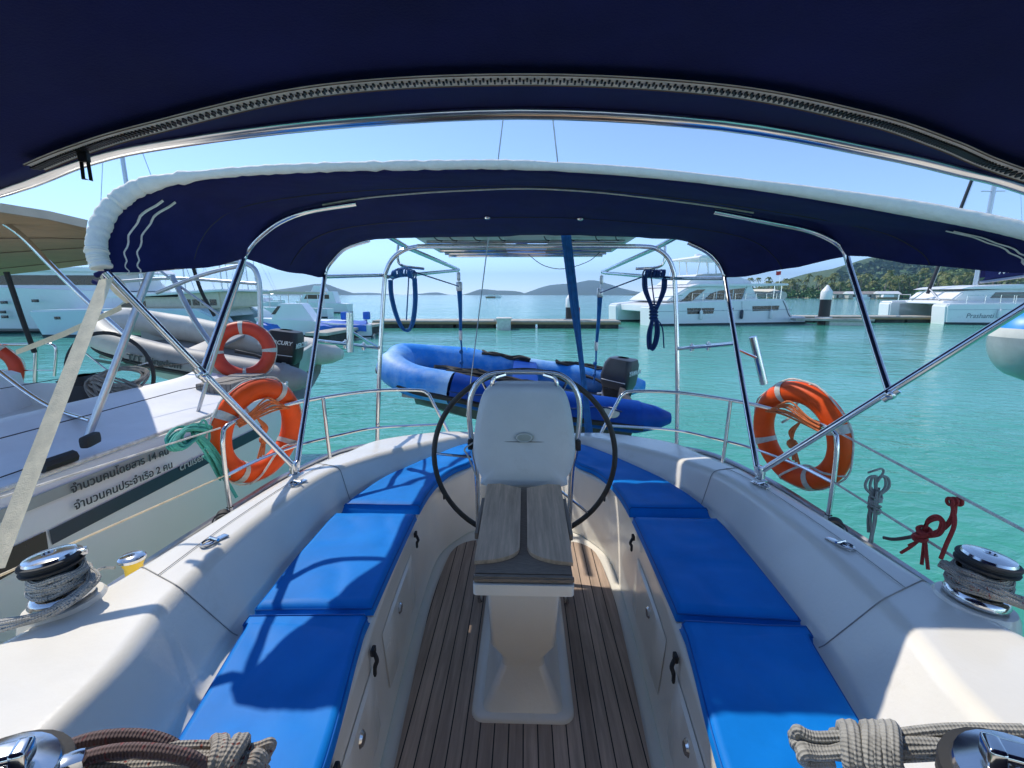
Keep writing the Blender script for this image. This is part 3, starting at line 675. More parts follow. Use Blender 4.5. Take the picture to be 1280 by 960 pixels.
for sx in (1, -1):
    c = V((sx*1.665, 2.70, 1.365))
    root, rp = life_ring(c, (sx*.95, .30, .10), .33, .064, 'orange life ring with grey bands lashed outside the %s pushpit' % ('right' if sx > 0 else 'left'), spin=22 if sx > 0 else -12)
    # lashings and the orange throwing line bundled in the middle
    m = MB()
    for k in range(7):
        a = V((sx*1.53, 2.84-.02*k, 1.475+.010*k+.006*math.sin(k*2.3))); e = V((sx*(1.62+.006*(k % 3)), 2.45, 1.462+.007*k))
        m.tube(cat([a, a.lerp(e, .3)+V((0, 0, .02+.006*k)), a.lerp(e, .7)+V((0, 0, .012)), e], 4), .0058, 6)
    for k in range(3):
        m.tube(cat([V((sx*1.60, 2.60, 1.47)), V((sx*1.585, 2.62+.02*k, 1.40)), V((sx*1.60, 2.64, 1.30+.02*k)), V((sx*1.59, 2.60-.03*k, 1.24))], 4), .0065, 6)
    m.sphere((sx*1.592, 2.63, 1.33), .03, 8, (1, 1.2, 1))
    tag(m.build('throwing_line', RORANGE), 'orange throwing line bundled on the rail inside the %s life ring' % ('right' if sx > 0 else 'left'), 'rope', 'orange throwing lines')
    w = MB(); w.tube(cat([rp(1.75, .335), rp(1.72, .27, .07), rp(1.3, .2, .05), rp(1.1, .12, .0), rp(.7, .1, -.05)], 5), .0075, 6)
    w.tube(cat([rp(3.6, .34), rp(3.7, .27, -.07), rp(4.1, .18, -.06), rp(4.9, .27, -.07), rp(5.0, .335, -.02)], 5), .007, 6)
    w.build('lashing', RWHITE, root)

# ---- winches
def winch(loc, tilt=(0, 0, 1), scale=1.0, cup=.03):
    o = V((0, 0, 0)); root = empty('winch', o, '', 'winch', 'sheet winches')
    MB().lathe([(.098, 0), (.100, .012), (.094, .03), (.082, .04), (.06, .044)], o, n=28).build('base', STEEL, root)
    MB().lathe([(.06, .04), (.074, .046), (.066, .07), (.060, .10), (.064, .125), (.072, .135)], o, n=28).build('drum', DULL, root)
    MB().lathe([(.072, .135), (.094, .140), (.096, .148), (.086, .153), (.084, .160), (.096, .166), (.094, .174), (.080, .178)], o, n=28).build('self_tailer', RUB, root)
    MB().lathe([(.082, .177), (.078, .187), (.05, .194), (.022, .195), (.018, .188), (0, .188)], o, n=28).build('cap', STEEL, root)
    fa_ = MB(); fa_.box((.07, .045, .165), (.05, .03, .03), Matrix.Rotation(.6, 3, 'Z'), bev=.008); fa_.build('feeder_arm', STEEL, root)
    root.location = loc; root.scale = (scale,)*3
    root.rotation_mode = 'QUATERNION'; root.rotation_quaternion = V((0, 0, 1)).rotation_difference(V(tilt).normalized())
    return root
def wraps(loc, turns, r0, r1, z0, z1, rr_, mt, tail, tilt=(0, 0, 1), name='rope_on_winch', seed=1):
    q = V((0, 0, 1)).rotation_difference(V(tilt).normalized()); rg = random.Random(seed)
    m = MB(); pts = []
    n = int(turns*18)
    for i in range(n+1):
        t = i/n; a = 2*math.pi*turns*t; rad_ = r0+(r1-r0)*(.5+.5*math.sin(t*19))*.5+(r1-r0)*.5*(1-t)
        pts.append(V(loc)+q @ V((rad_*math.cos(a), rad_*math.sin(a), z0+(z1-z0)*t+.004*math.sin(a*3.3+seed))))
    m.tube(pts, rr_, 8)
    for tl in tail: m.tube(cat(tl, 6), rr_, 8)
    return m.build(name, mt)
WL = P(80, 752, Z=1.40); WR = P(1218, 752, Z=1.395)
for loc, sx in ((WL, -1), (WR, 1)):
    w = winch(loc+V((0, 0, .01)), (.10*sx, .0, 1), .68)
    MB().lathe([(.125, -.42), (.10, -.05), (.088, -.006), (.082, .004), (.0, .004)], loc, (.10*sx, 0, 1), 24).build('winch_pad', GEL, boat)
    w['label'] = 'chrome sheet winch %s' % ('wrapped in pale rope on the left coaming' if sx < 0 else 'wrapped in brown flecked rope on the right coaming')
# rope on left winch + the coil draped forward
def drape(path, n, spread, r, seed):
    rg = random.Random(seed); out = []
    for k in range(n):
        o = [V((rg.uniform(-1, 1), rg.uniform(-1, 1), rg.uniform(-.3, 1)))*spread*(.4+.6*i/len(path)) for i in range(len(path))]
        out.append([V(p)+q for p, q in zip(path, o)])
    return out
t = wraps(WL+V((0, 0, .05)), 5.5, .050, .060, -.005, .046, .0072, RPALE, drape([WL+V((.03, .05, .07)), WL+V((.085, .0, .055)), WL+V((.06, -.08, .03)), WL+V((-.03, -.12, .02)), WL+V((-.11, -.10, .0)), WL+V((-.17, -.08, -.10))], 9, .018, .008, 3))
tag(t, 'pale grey flecked rope wound round and draped off the left coaming winch', 'rope')
t = wraps(WR+V((0, 0, .05)), 5, .050, .062, -.005, .046, .0072, RGREYR, drape([WR+V((-.055, .04, .08)), WR+V((-.03, -.06, .07)), WR+V((.05, -.075, .045)), WR+V((.11, -.09, .02)), WR+V((.15, -.14, -.02)), WR+V((.17, -.21, -.09))], 9, .024, .009, 5))
tag(t, 'brown flecked rope wound round the right coaming winch', 'rope')
# foreground winches on the cabin top
for sx in (-1, 1):
    cap = P(-36, 972, Y=.50) if sx < 0 else P(1312, 974, Y=.50)
    w = winch(cap-V((0, 0, .185)), (-.10*sx, .02, 1), .95)
    w['label'] = 'chrome winch cut by the %s lower corner of the picture' % ('left' if sx < 0 else 'right'); w['group'] = 'foreground winches'
    hd = MB(); c = V((0, 0, .20)); q = Matrix.Rotation(-sx*.45, 3, 'Z')
    hd.box(c+q @ V((-sx*.035, 0, .008)), (.10, .034, .014), q, bev=.006, seg=3)
    hd.lathe([(0, .022), (.020, .022), (.026, .014), (.026, -.01), (.0, -.012)], c, n=18)
    hd.box(c+q @ V((-sx*.078, 0, .0)), (.022, .036, .034), q, bev=.007, seg=3)
    ho = hd.build('handle', STEEL); ho.location = c; ho.parent = w
    ho.location = V(ho.location)
# hanked coils of rope in the lower corners
def hank(name, A, B, n, wid, r, mt, label, seed, knot=None, kr=None):
    """long loops from A to B bunched together, with frapping turns near B"""
    A, B = V(A), V(B); d = (B-A).normalized(); sd_ = d.cross(V((0, 0, 1))).normalized(); up = sd_.cross(d)
    rg = random.Random(seed); m = MB(); Ln = (B-A).length
    for k in range(n):
        o1 = sd_*rg.uniform(-wid, wid)+up*rg.uniform(-wid*.5, wid*.7); o2 = sd_*rg.uniform(-wid, wid)+up*rg.uniform(-wid*.5, wid*.7)
        bow = up*rg.uniform(-.006, .02)
        m.tube(cat([A+o1, A.lerp(B, .33)+(o1+o2)*.5+bow, A.lerp(B, .7)+o2*.65+bow, A.lerp(B, .95)+o2*.8, B+d*rg.uniform(0, .02)+o2*1.1+up*.004, B+d*.012+o2*1.1-up*.012, A.lerp(B, .9)+o2*.7-up*.014], 6), r, 9)
    if knot:
        for kk in knot:
            c = A.lerp(B, kk); w = wid*1.25
            tw = rg.uniform(-.012, .012); pts = [c+d*(.0115*2*r/.02*(a/6.283-1.0)+tw*math.cos(a)+.004*math.sin(2*a+seed))+sd_*(w*math.cos(a))+up*(w*.85*math.sin(a)+.003) for a in [k*6.283/14 for k in range(29)]]
            m.tube(pts, kr or r, 9)
    return tag(m.build(name, mt), label, 'rope', None)
hank('rope_coil', P(60, 958, Y=.60), P(318, 950, Y=.66), 9, .025, .0098, RGREYR, 'grey rope with red flecks hanked at the lower left corner', 11, (.82, .90), .0105)
m = MB().tube(cat([P(50, 950, Y=.61), P(110, 926, Y=.63), P(170, 921, Y=.645), P(210, 930, Y=.65), P(232, 950, Y=.65), P(236, 975, Y=.65)], 6), .0125, 10)
m.tube(cat([P(50, 972, Y=.58), P(120, 944, Y=.60), P(180, 938, Y=.61), P(240, 948, Y=.62), P(262, 975, Y=.62)], 6), .0115, 10)
tag(m.build('sheet_tail', RDARK), 'dark maroon rope lying over the flecked hank at the lower left', 'rope')
hank('rope_coil', P(1300, 945, Y=.62), P(1012, 938, Y=.70), 12, .030, .0098, RGREY, 'thick grey braided rope hanked at the lower right corner', 21, (.62, .70, .80), .0115)

# yellow topped fitting beside the left coaming
yl = empty('yellow_fitting', P(165, 705, X=-1.42), 'small yellow drum with a chrome cap just outside the left coaming', 'deck fitting')
c = P(167, 708, X=-1.42)
MB().lathe([(.028, -.25), (.028, 0), (.033, .012), (.035, .024)], c, n=18).build('drum', YEL, yl)
MB().lathe([(.035, .024), (.042, .028), (.042, .038), (.033, .045), (.010, .046), (.010, .041), (0, .041)], c, n=22).build('cap', STEEL, yl)
MB().tube(cat([c+V((-.03, -.04, .02)), c+V((-.07, -.06, .025)), c+V((-.11, -.1, -.02)), c+V((-.12, -.13, -.08))], 5), .006, 6).build('cord', RPALE, yl)

# ---- rope hanks on the lifelines
def tied(name, top, bot, n, wid, r, mt, label, seed, loops=True):
    top, bot = V(top), V(bot); rg = random.Random(seed); m = MB(); d = bot-top
    for k in range(n):
        o = V((rg.uniform(-wid, wid), rg.uniform(-wid, wid), 0)); o2 = V((rg.uniform(-wid, wid), rg.uniform(-wid, wid), 0))
        m.tube(cat([top+d*.28+o, top+d*.5+o*.6, top+d*.75+(o+o2)*.5, bot+o2+V((0, 0, rg.uniform(-.02, .02)))], 5), r, 6)
    if loops:
        for s in (-1, 1, -.6, .7):
            m.tube(cat([top+d*.40, top+d*.26+V((s*wid*1.7, 0, 0)), top+d*.12+V((s*wid*1.5, 0, 0)), top+d*.09+V((s*wid*.5, 0, 0)), top+d*.2+V((s*wid*.1, .01, 0)), top+d*.4], 5), r*1.1, 6)
    for q in range(7):
        z = .36+.035*q+.02*rg.random()
        m.tube([top+d*z+V((wid*.75*math.cos(a), wid*.75*math.sin(a), .01*math.sin(a+q))) for a in [k*6.283/12 for k in range(12)]], r, 6, closed=True)
    m.tube(cat([top+V((-.05, 0, -.012)), top+V((-.02, -.01, .006)), top+V((.01, 0, .008)), top+V((.02, 0, -.008)), top+d*.16], 5), r*.9, 6)
    return tag(m.build(name, mt), label, 'rope')
tied('rope_hank', P(1099, 588, X=1.63), P(1088, 672, X=1.60), 9, .03, .0055, RGREY, 'grey frayed rope hank hanging from the right lifelines next to the life ring', 4)
a = P(1193, 627, X=1.58); m = MB()
for k in range(2):
    q = .008*(k-.5); m.tube(cat([a+V((q, 0, .004)), P(1191, 645, X=1.58)+V((q, 0, 0)), P(1180, 660, X=1.57)+V((q, 0, 0)), P(1166, 668, X=1.56)+V((q, 0, .005))], 5), .0062, 7)
for k in range(3):
    m.tube([a+V((.016*(k-1), .013*math.cos(q), .013*math.sin(q))) for q in [i*.5236 for i in range(12)]], .0058, 6, closed=True)
m.tube(cat([a+V((.02, 0, -.004)), a+V((.038, .008, -.012)), a+V((.034, .01, .010)), a+V((.012, 0, .010))], 5), .006, 6)
m.tube(cat([a+V((-.005, 0, -.01)), P(1193, 655, X=1.575), P(1183, 680, X=1.57), P(1176, 698, X=1.57)], 5), .0072, 7)
c = P(1156, 668, X=1.56); rg = random.Random(8)
for k in range(6):     # the knot: short turns crossing at different angles
    ax = V((rg.uniform(-.6, .6), rg.uniform(-.3, .3), 1)).normalized(); u_ = ax.orthogonal().normalized(); w_ = ax.cross(u_)
    o = V((rg.uniform(-.016, .016), rg.uniform(-.01, .01), rg.uniform(-.022, .022)))
    m.tube([c+o+u_*(.022*math.cos(q))+w_*(.020*math.sin(q)) for q in [i*.5236 for i in range(12)]], .0066, 6, closed=True)
for k in range(2):     # the open bight to its right
    q = .010*k
    m.tube(cat([c+V((0, q, .01)), P(1160, 650+3*k, X=1.56), P(1172, 645+4*k, X=1.56), P(1180, 655, X=1.56)+V((0, q, 0)), P(1174, 668, X=1.56)+V((0, q, 0)), c+V((.01, q, -.01))], 5), .0066, 7)
for e in ((1126, 691), (1136, 682), (1152, 706), (1160, 712)):
    m.tube(cat([c, P((e[0]+1152)/2+2, (e[1]+676)/2-2, X=1.56), P(*e, X=1.55)], 5), .0062, 7)
tag(m.build('rope_hank', RRED), 'knotted red rope tied to the right lifelines above the winch', 'rope')
bs = MB().tube(cat([P(1104, 672, X=1.52), P(1120, 674, X=1.54), c], 4), .007, 6)
tag(bs.build('dock_line', RDARK), 'dark dock line leading from the deck into the red knot', 'rope')
# turquoise hank on the left
m = MB(); rg = random.Random(9); a = P(243, 540, X=-1.72)
for k in range(9):
    o = V((rg.uniform(-.04, .04), rg.uniform(-.05, .05), rg.uniform(-.02, .02)))
    m.tube(cat([a+o*.7+V((.0, .10, -.015)), a+o+V((-.02, -.02, .03)), a+o+V((-.0, -.13, .0)), a+o*.8+V((.01, -.10, -.045)), a+o*.5+V((0, .02, -.03))], 5, closed=True), .0075, 6, closed=True)
b = P(276, 592, X=-1.72)
for k in range(10):
    o = V((rg.uniform(-.03, .03), rg.uniform(-.03, .03), rg.uniform(-.02, .02)))
    m.tube(cat([a+o*.6, a.lerp(b, .4)+o+V((0, .02, 0)), b+o+V((0, .015, rg.uniform(-.03, .0))), a.lerp(b, .6)-o], 5), .007, 6)
m.tube(cat([b, P(286, 605, X=-1.70), P(296, 622, X=-1.66)], 5), .009, 6)
m.tube(cat([a, P(255, 525, X=-1.70), P(262, 545, X=-1.70), P(256, 562, X=-1.70)], 5), .006, 6)
tag(m.build('rope_hank', RTURQ), 'turquoise rope bundle hanging from the left lifeline beside the life ring', 'rope')

# ---- stern ropes, tackles, backstay
for sx, mt, nm in ((-1, RBLUE, 'blue'), (1, RNAVY, 'dark blue')):
    m = MB(); rg = random.Random(30+sx)
    if sx < 0:
        y = 3.5
        for k in range(9):
            o = V((rg.uniform(-.016, .016), rg.uniform(-.03, .03), 0))
            m.tube(cat([P(488, 350, Y=y)+o, P(489, 368, Y=y)+o, P(494, 390, Y=y)+o, P(502, 409, Y=y)+o*.8, P(510, 413, Y=y)+o*.6+V((0, 0, rg.uniform(-.01, .012))), P(516, 402, Y=y)+o, P(519, 375, Y=y)+o, P(518, 348, Y=y)+o], 5), .0062, 6)
        for k in range(13):
            c = P(491+2.2*k, 344-2.2*math.sin(k*.26)*2, Y=y)
            t2 = rg.uniform(-.25, .25); m.tube([c+V((.003*math.sin(q)+t2*.03*math.cos(q), .045*math.cos(q), .030*math.sin(q)+rg.uniform(-.002, .002))) for q in [i*.5236 for i in range(12)]], .0062, 6, closed=True)
        m.tube([P(511, 346, Y=y), P(508, 400, Y=y)], .005, 6)
        lab = 'long blue rope loop hung on the left side of the stern arch'
    else:
        y = 3.5
        for k in range(8):
            o = V((rg.uniform(-.012, .012), rg.uniform(-.03, .03), 0))
            m.tube(cat([P(805, 346, Y=y)+o, P(806, 362, Y=y)+o, P(812, 378, Y=y)+o*.7, P(817, 390, Y=y)+o*.5, P(823, 379, Y=y)+o*.7, P(829, 362, Y=y)+o, P(830, 346, Y=y)+o], 5), .0058, 6)
            m.tube(cat([P(817, 388, Y=y)+o*.4, P(815, 400, Y=y)+o*.6, P(811, 418, Y=y)+o, P(812, 434, Y=y)+o+V((0, 0, rg.uniform(-.02, .02))), P(818, 430, Y=y)+o, P(821, 412, Y=y)+o, P(818, 392, Y=y)+o*.5], 5), .0055, 6)
        for k in range(12):
            c = P(806+2.2*k, 342, Y=y)
            t2 = rg.uniform(-.25, .25); m.tube([c+V((.003*math.sin(q)+t2*.03*math.cos(q), .04*math.cos(q), .026*math.sin(q)+rg.uniform(-.002, .002))) for q in [i*.5236 for i in range(12)]], .006, 6, closed=True)
        for k in range(5):
            c = P(817, 382+4*k, Y=y)
            m.tube([c+V((.028*math.cos(q), .028*math.sin(q), .008*math.sin(q))) for q in [i*.5236 for i in range(12)]], .007, 6, closed=True)
        m.tube(cat([P(822, 400, Y=y), P(828, 410, Y=y), P(830, 435, Y=y)], 4), .005, 6)
        m.tube([P(814, 346, Y=y), P(818, 380, Y=y)], .005, 6)
        lab = 'dark blue rope hank knotted on the right side of the stern arch'
    tag(m.build('rope_loop', mt), lab, 'rope')
for sx in (-1, 1):
    X_ = 573 if sx < 0 else 750
    top = P(573, 339, Y=4.5) if sx < 0 else P(752, 343, Y=4.5)
    low = P(577, 464, Y=4.62) if sx < 0 else P(742, 480, Y=4.72)
    root = empty('davit_tackle', top, 'blue davit tackle holding up the %s of the hanging dinghy' % ('bow' if sx < 0 else 'stern'), 'tackle', 'davit tackles')
    mid = P(574, 358, Y=4.5) if sx < 0 else P(750, 366, Y=4.5)
    m = MB().tube(ab(top, mid), .006, 6); m.box(top+V((0, 0, -.05)), (.035, .03, .08), bev=.008); m.box(mid, (.06, .04, .09), bev=.015)
    m.build('block', DULL, root)
    md2 = mid.lerp(low, .56)
    r_ = MB()
    for o in (-.018, -.006, .008, .02): r_.tube(cat([mid+V((o, 0, 0)), mid.lerp(md2, .5)+V((o*.6+.004, 0, 0)), md2+V((o*.3, 0, 0))], 4), .0075, 6)
    r_.tube(cat([md2, md2.lerp(low, .5)+V((.008, 0, 0)), low], 4), .009, 6)
    for z in (.45, .75): r_.sphere(md2.lerp(low, z), .022, 8); 
    r_.build('fall', RBLUE, root)
    MB().box(md2, (.035, .03, .10), bev=.008).build('block', DULL, root)
    MB().tube(ab(mid, P(518, 340, Y=3.46) if sx < 0 else P(806, 345, Y=3.46)), .0055, 6).build('tail_line', RNAVY, root)
bk = empty('backstay', (0, 3.45, 1.1), 'thin split steel backstay running up past the bimini to the masthead', 'backstay')
jt = V((0.0, 2.05, 3.78))
lowL = P(582, 500, Y=3.4); 
for q, nm in ((P(583, 520, Y=3.42), 'leg'), (P(736, 548, Y=3.42), 'leg')):
    up_ = P(630, 140, Y=2.86) if q.x < 0 else P(690, 140, Y=2.86)
    d = (up_-q); MB().tube(ab(q, q+d*1.25), .0038 if q.x < 0 else .0045, 6).build('leg', DULL, bk)
m = MB()
a, b = P(707, 290, Y=3.0), P(738, 548, Y=3.38)
for o in (-.019, .017):
    m.tube(cat([a+V((o*1.0, -.01, 0)), a.lerp(b, .3)+V((o*.9, -.012, 0)), a.lerp(b, .55)+V((o*.25, -.012, 0)), b+V((o*.6, -.012, 0))], 5), .007, 10, flat=2.0)
m.tube(cat([a+V((0, -.01, .01)), a.lerp(b, .25)+V((0, -.02, 0)), a.lerp(b, .6)+V((0, -.02, 0)), b+V((-.03, 0, 0))], 5), .010, 6)
tag(m.build('mainsheet_strap', RBLUE), 'doubled blue strap running down the backstay to the transom', 'strap')

# ================================================================== DINGHIES
def inflatable(root, M, Lg, W, r, mt_near, mt_far, mt_bow, hullm, strake=RUB, bowz=.22, cone=True):
    hw = W/2-r; Lh = Lg/2
    near = [(Lh, -hw*.98, 0), (Lh-.25, -hw, 0), (0, -hw, .0), (-Lh*.42, -hw*.97, .03*1)]
    bow = [(-Lh*.42, -hw*.97, .03), (-Lh*.72, -hw*.80, .4*bowz), (-Lh*.93, -hw*.42, .85*bowz), (-Lh+r*.6, 0, bowz), (-Lh*.93, hw*.42, .85*bowz), (-Lh*.72, hw*.80, .4*bowz), (-Lh*.42, hw*.97, .03)]
    def cone_r(pts): 
        n = len(pts); return [r*(.35 if i == 0 else .72 if i == 1 else .93 if i == 2 else 1.0) for i in range(n)]
    p = cat(near, 6); pr = [V((Lh+.28, -hw*.96, .03)), V((Lh+.15, -hw*.97, .015))]+p
    MB().tube(pr, cone_r(pr), 20).xf(M).build('near_tube', mt_near, root, ang=70)
    far = [V((v.x, -v.y, v.z)) for v in pr]
    MB().tube(far, cone_r(far), 20).xf(M).build('far_tube', mt_far, root, ang=70)
    MB().tube(cat(bow, 7), r*1.003, 20, caps=False).xf(M).build('bow_tube', mt_bow, root, ang=70)
    sk = MB()
    full = p[::-1]; 
    allp = cat(near+bow[1:]+[(v[0], -v[1], v[2]) for v in near[::-1][1:]], 5)
    cen = V((0, 0, 0))
    sk.tube([v+V((0, -r*.93 if v.y < -hw*.6 else 0, -.30*r)) + (V((-r*.93, 0, 0)) if abs(v.y) <= hw*.6 else V((0, 0, 0))) + (V((0, r*.93*1, 0)) if v.y > hw*.6 else V((0, 0, 0))) for v in allp], .03, 6)
    sk.xf(M).build('rubbing_strake', strake, root)
    rows = []
    for i in range(13):
        t = i/12; x = Lh-.05-t*(Lg-.35); wv = hw*(1 if t < .6 else math.sqrt(max(.02, 1-((t-.6)/.42)**2))); zb = bowz*max(0, (t-.45)/.55)**2
        rows.append([V((x, wv*s, zb+dz)) for s, dz in ((-1.1, -r*.6), (-.97, -r*1.7), (-.55, -r*2.3), (0, -r*2.8), (.55, -r*2.3), (.97, -r*1.7), (1.1, -r*.6))])
    MB().grid(rows).xf(M).build('hull', hullm, root)
    MB().box((Lh-.12, 0, -.02), (.05, W-2.2*r, .34), bev=.01).xf(M).build('transom', hullm, root)
    MB().box((.15, 0, .12), (.26, W-1.6*r, .04), bev=.01).xf(M).build('thwart', mt_near if mt_near != mt_far else GREYH, root)
    MB().box((0, 0, -r*.75), (Lg*.8, W-2.4*r, .03)).xf(M).build('floor_board', GREYH, root)
def outboard(root, M, mt, brand, txtm, s=1.0, tmode=1):
    S = M @ Matrix.Scale(s, 4)
    MB().grid([rr(-.15, .17, -.13, .13, .05, .0), rr(-.17, .19, -.15, .15, .06, .05), rr(-.18, .20, -.155, .155, .06, .15), rr(-.15, .20, -.145, .145, .06, .30), rr(-.11, .185, -.125, .125, .06, .36), rr(-.03, .10, -.06, .06, .05, .372)], closed=True).xf(S).build('cowl', mt, root, ang=40)
    MB().grid([rr(-.12, .15, -.10, .10, .05, -.16), rr(-.14, .165, -.125, .125, .05, -.06), rr(-.15, .17, -.132, .132, .05, -.002)], closed=True).xf(S).build('lower_cowl', RUB, root)
    MB().grid([rr(-.04, .10, -.06, .06, .03, -.62), rr(-.05, .11, -.07, .07, .03, -.16)], closed=True).add([], []).xf(S).build('leg', RUB, root)
    m = MB().lathe([(0, -.2), (.04, -.17), (.055, 0), (.045, .16), (0, .2)], (.04, 0, -.70), (1, 0, 0), 12); m.box((.05, 0, -.84), (.14, .012, .16), bev=.004); m.box((.06, 0, -.62), (.26, .14, .012), bev=.004)
    for k in range(3):
        a = k*2.094; m.box((.26, .06*math.cos(a), -.70+.06*math.sin(a)), (.02, .07, .09), Matrix.Rotation(a, 3, 'X') @ Matrix.Rotation(.5, 3, 'Z'), bev=.004)
    m.xf(S).build('gearcase', RUB, root)
    MB().box((-.12, 0, -.18), (.05, .20, .26), bev=.01).tube([(-.15, .06, -.1), (-.22, .06, -.12)], .012, 8).tube([(-.15, -.06, -.1), (-.22, -.06, -.12)], .012, 8).xf(S).build('clamp_bracket', DULL, root)
    MB().tube([(-.12, .02, -.02), (-.3, .03, .03), (-.52, .03, .05)], [.02, .018, .022], 10).xf(S).build('tiller', BLACK, root)
    MB().tube([V((x, -.1465-.006, .10)) for x in (-.14, 0, .17)], .004, 5).xf(S).build('cowl_stripe', txtm, root)
    q = S.to_3x3()
    if tmode: text('lettering', brand, .062*s, txtm, root, S @ V((-.12, -.153, .22)), q @ V((1, 0, 0)), q @ V((0, -.1, 1)), shear=.25, bold=.0015)
    text('lettering', brand, .078*s, txtm, root, S @ V((.2035, -.15, .19)), q @ V((0, 1, 0)), q @ V((0, 0, 1)), shear=.2, bold=.002)

# blue dinghy across the stern
dn = empty('inflatable_dinghy', (-.1, 4.75, 1.0), 'blue inflatable dinghy hanging sideways from the stern davits', 'dinghy')
pb, ps = P(512, 462, Y=4.72), P(775, 498, Y=4.72)
xd = (ps-pb).normalized(); M1 = Matrix((xd, V((0, .99, .13)), xd.cross(V((0, .99, .13))).normalized())).transposed().to_4x4(); M1.translation = V((-.16, 4.72, 1.285))
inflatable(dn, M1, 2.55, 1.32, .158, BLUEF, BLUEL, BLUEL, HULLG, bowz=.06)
rg = random.Random(5)
for k, (x0, x1, yy) in enumerate(((-.62, .35, -.40), (-.35, .2, .47), (.5, 1.1, .50), (-.75, -.2, -.30))):
    m = MB()
    for j in range(4):
        m.tube(cat([V((x0+(x1-x0)*t/5, yy+rg.uniform(-.05, .05), .155+rg.uniform(-.01, .02))) for t in range(6)], 3), .016, 6)
    m.xf(M1).build('black_strap', RUB, dn)
m = MB().tube(cat([(x, -.652+.02*math.sin(x*9), .075+.03*math.cos(x*7)) for x in (-.55, -.35, -.15, .1, .35, .6, .85, 1.05)], 4), .009, 6); m.xf(M1).build('grab_rope', RNAVY, dn)
MB().lathe([(0, .012), (.07, .012), (.085, 0)], (0, 0, 0), n=20).xf(M1 @ Matrix.Translation((.95, -.645, .065)) @ Matrix.Rotation(R(62), 4, 'X') @ Matrix.Diagonal((1, .6, 1, 1))).build('handle_patch', LGREY, dn)
ob = empty('outboard_motor', P(770, 500, Y=4.75), 'dark grey outboard motor with white lettering clamped on the blue dinghy', 'outboard motor')
M2 = Matrix.Translation(P(771, 484, Y=4.78)) @ Matrix.Rotation(R(-38), 4, 'Z') @ Matrix.Rotation(R(5), 4, 'Y')
outboard(ob, M2, mat('charcoal_cowl', (.035, .038, .042), .35, amt=.15), 'YAMAHA', TEXTW, .88, 0)

# grey tender behind the neighbour
tn = empty('inflatable_tender', P(250, 450, Y=6.2), 'pale grey rigid inflatable tender with black lettering hung behind the neighbouring sailboat', 'dinghy')
pb, ps = P(150, 416, Y=6.1), P(370, 452, Y=6.1); xd = (ps-pb).normalized(); yd = V((0, .98, .2)); yd = (yd-xd*yd.dot(xd)).normalized()
M3 = Matrix((xd, yd, xd.cross(yd))).transposed().to_4x4(); M3.translation = (pb+ps)/2+V((.0, 0, -.02))
inflatable(tn, M3, 2.75, 1.42, .185, GREYH, LGREY, LGREY, mat('tender_hull', (.45, .50, .46), .4, amt=.1), bowz=.14)
mm = M3.to_3x3()
text('lettering', "T/T Kingdom", .125, TEXTD, tn, M3 @ V((-.52, -.716, .0)), mm @ V((1, 0, .0)), mm @ V((0, -.05, 1)), shear=.2, bold=.004)
MB().grid([[M3 @ V((x, -.525-(.187)*math.cos(a), .187*math.sin(a))) for a in (-.75, -.55, -.35)] for x in (-.95, -.5, 0, .5, 1.3)]).build('dark_band', mat('dark_grey_band', (.10, .105, .12), .5), tn)
ob2 = empty('outboard_motor', P(340, 470, Y=5.9), 'black outboard motor with white lettering on the grey tender', 'outboard motor')
M4 = Matrix.Translation(P(352, 452, Y=5.85)) @ Matrix.Rotation(R(6), 4, 'Z') @ Matrix.Rotation(R(8), 4, 'Y')
outboard(ob2, M4, BLACK, 'MERCURY', TEXTW, 1.15)

# dinghy bow at the right edge of the picture
rb_ = empty('inflatable_bow', P(1275, 430, Y=4.6), 'rounded inflatable bow with bright blue top and pale nose at the right edge', 'dinghy')
c = P(1290, 431, Y=4.6)
xs = V((-1, -.12, .0)).normalized(); M5 = Matrix((xs, V((.12, -1, 0)).normalized(), V((0, 0, 1)))).transposed().to_4x4(); M5.translation = c
BR = mat('dinghy_bright_blue', (.01, .27, .74), .4, amt=.08)
def bow_slice(z0, z1, m_, nm, r0=.36):
    rows = []
    for i in range(9):
        z = z0+(z1-z0)*i/8; rz = math.sqrt(max(.0004, r0*r0-z*z)); q = .78+.10*(z/r0)
        row = [V((-2.2, -rz, z))]+[V((rz*q*math.cos(a)-.02, rz*math.sin(a), z)) for a in [-math.pi/2+math.pi*k/18 for k in range(19)]]+[V((-2.2, rz, z))]
        rows.append(row)
    MB().grid(rows).xf(M5).build(nm, m_, rb_, ang=70)
bow_slice(.16, .359, BR, 'top_panel'); bow_slice(.07, .16, LGREY, 'nose_panel', .3605)
bow_slice(-.359, .07, mat('shiny_grey_hull', (.30, .33, .33), .16, amt=.25, coat=.4, scale=3), 'lower_hull')
MB().lathe([(0, .01), (.075, .01), (.085, 0)], (0, 0, 0), n=20).xf(M5 @ Matrix.Translation((-.05, .325, -.16)) @ Matrix.Rotation(R(-115), 4, 'X')).build('patch', LGREY, rb_)

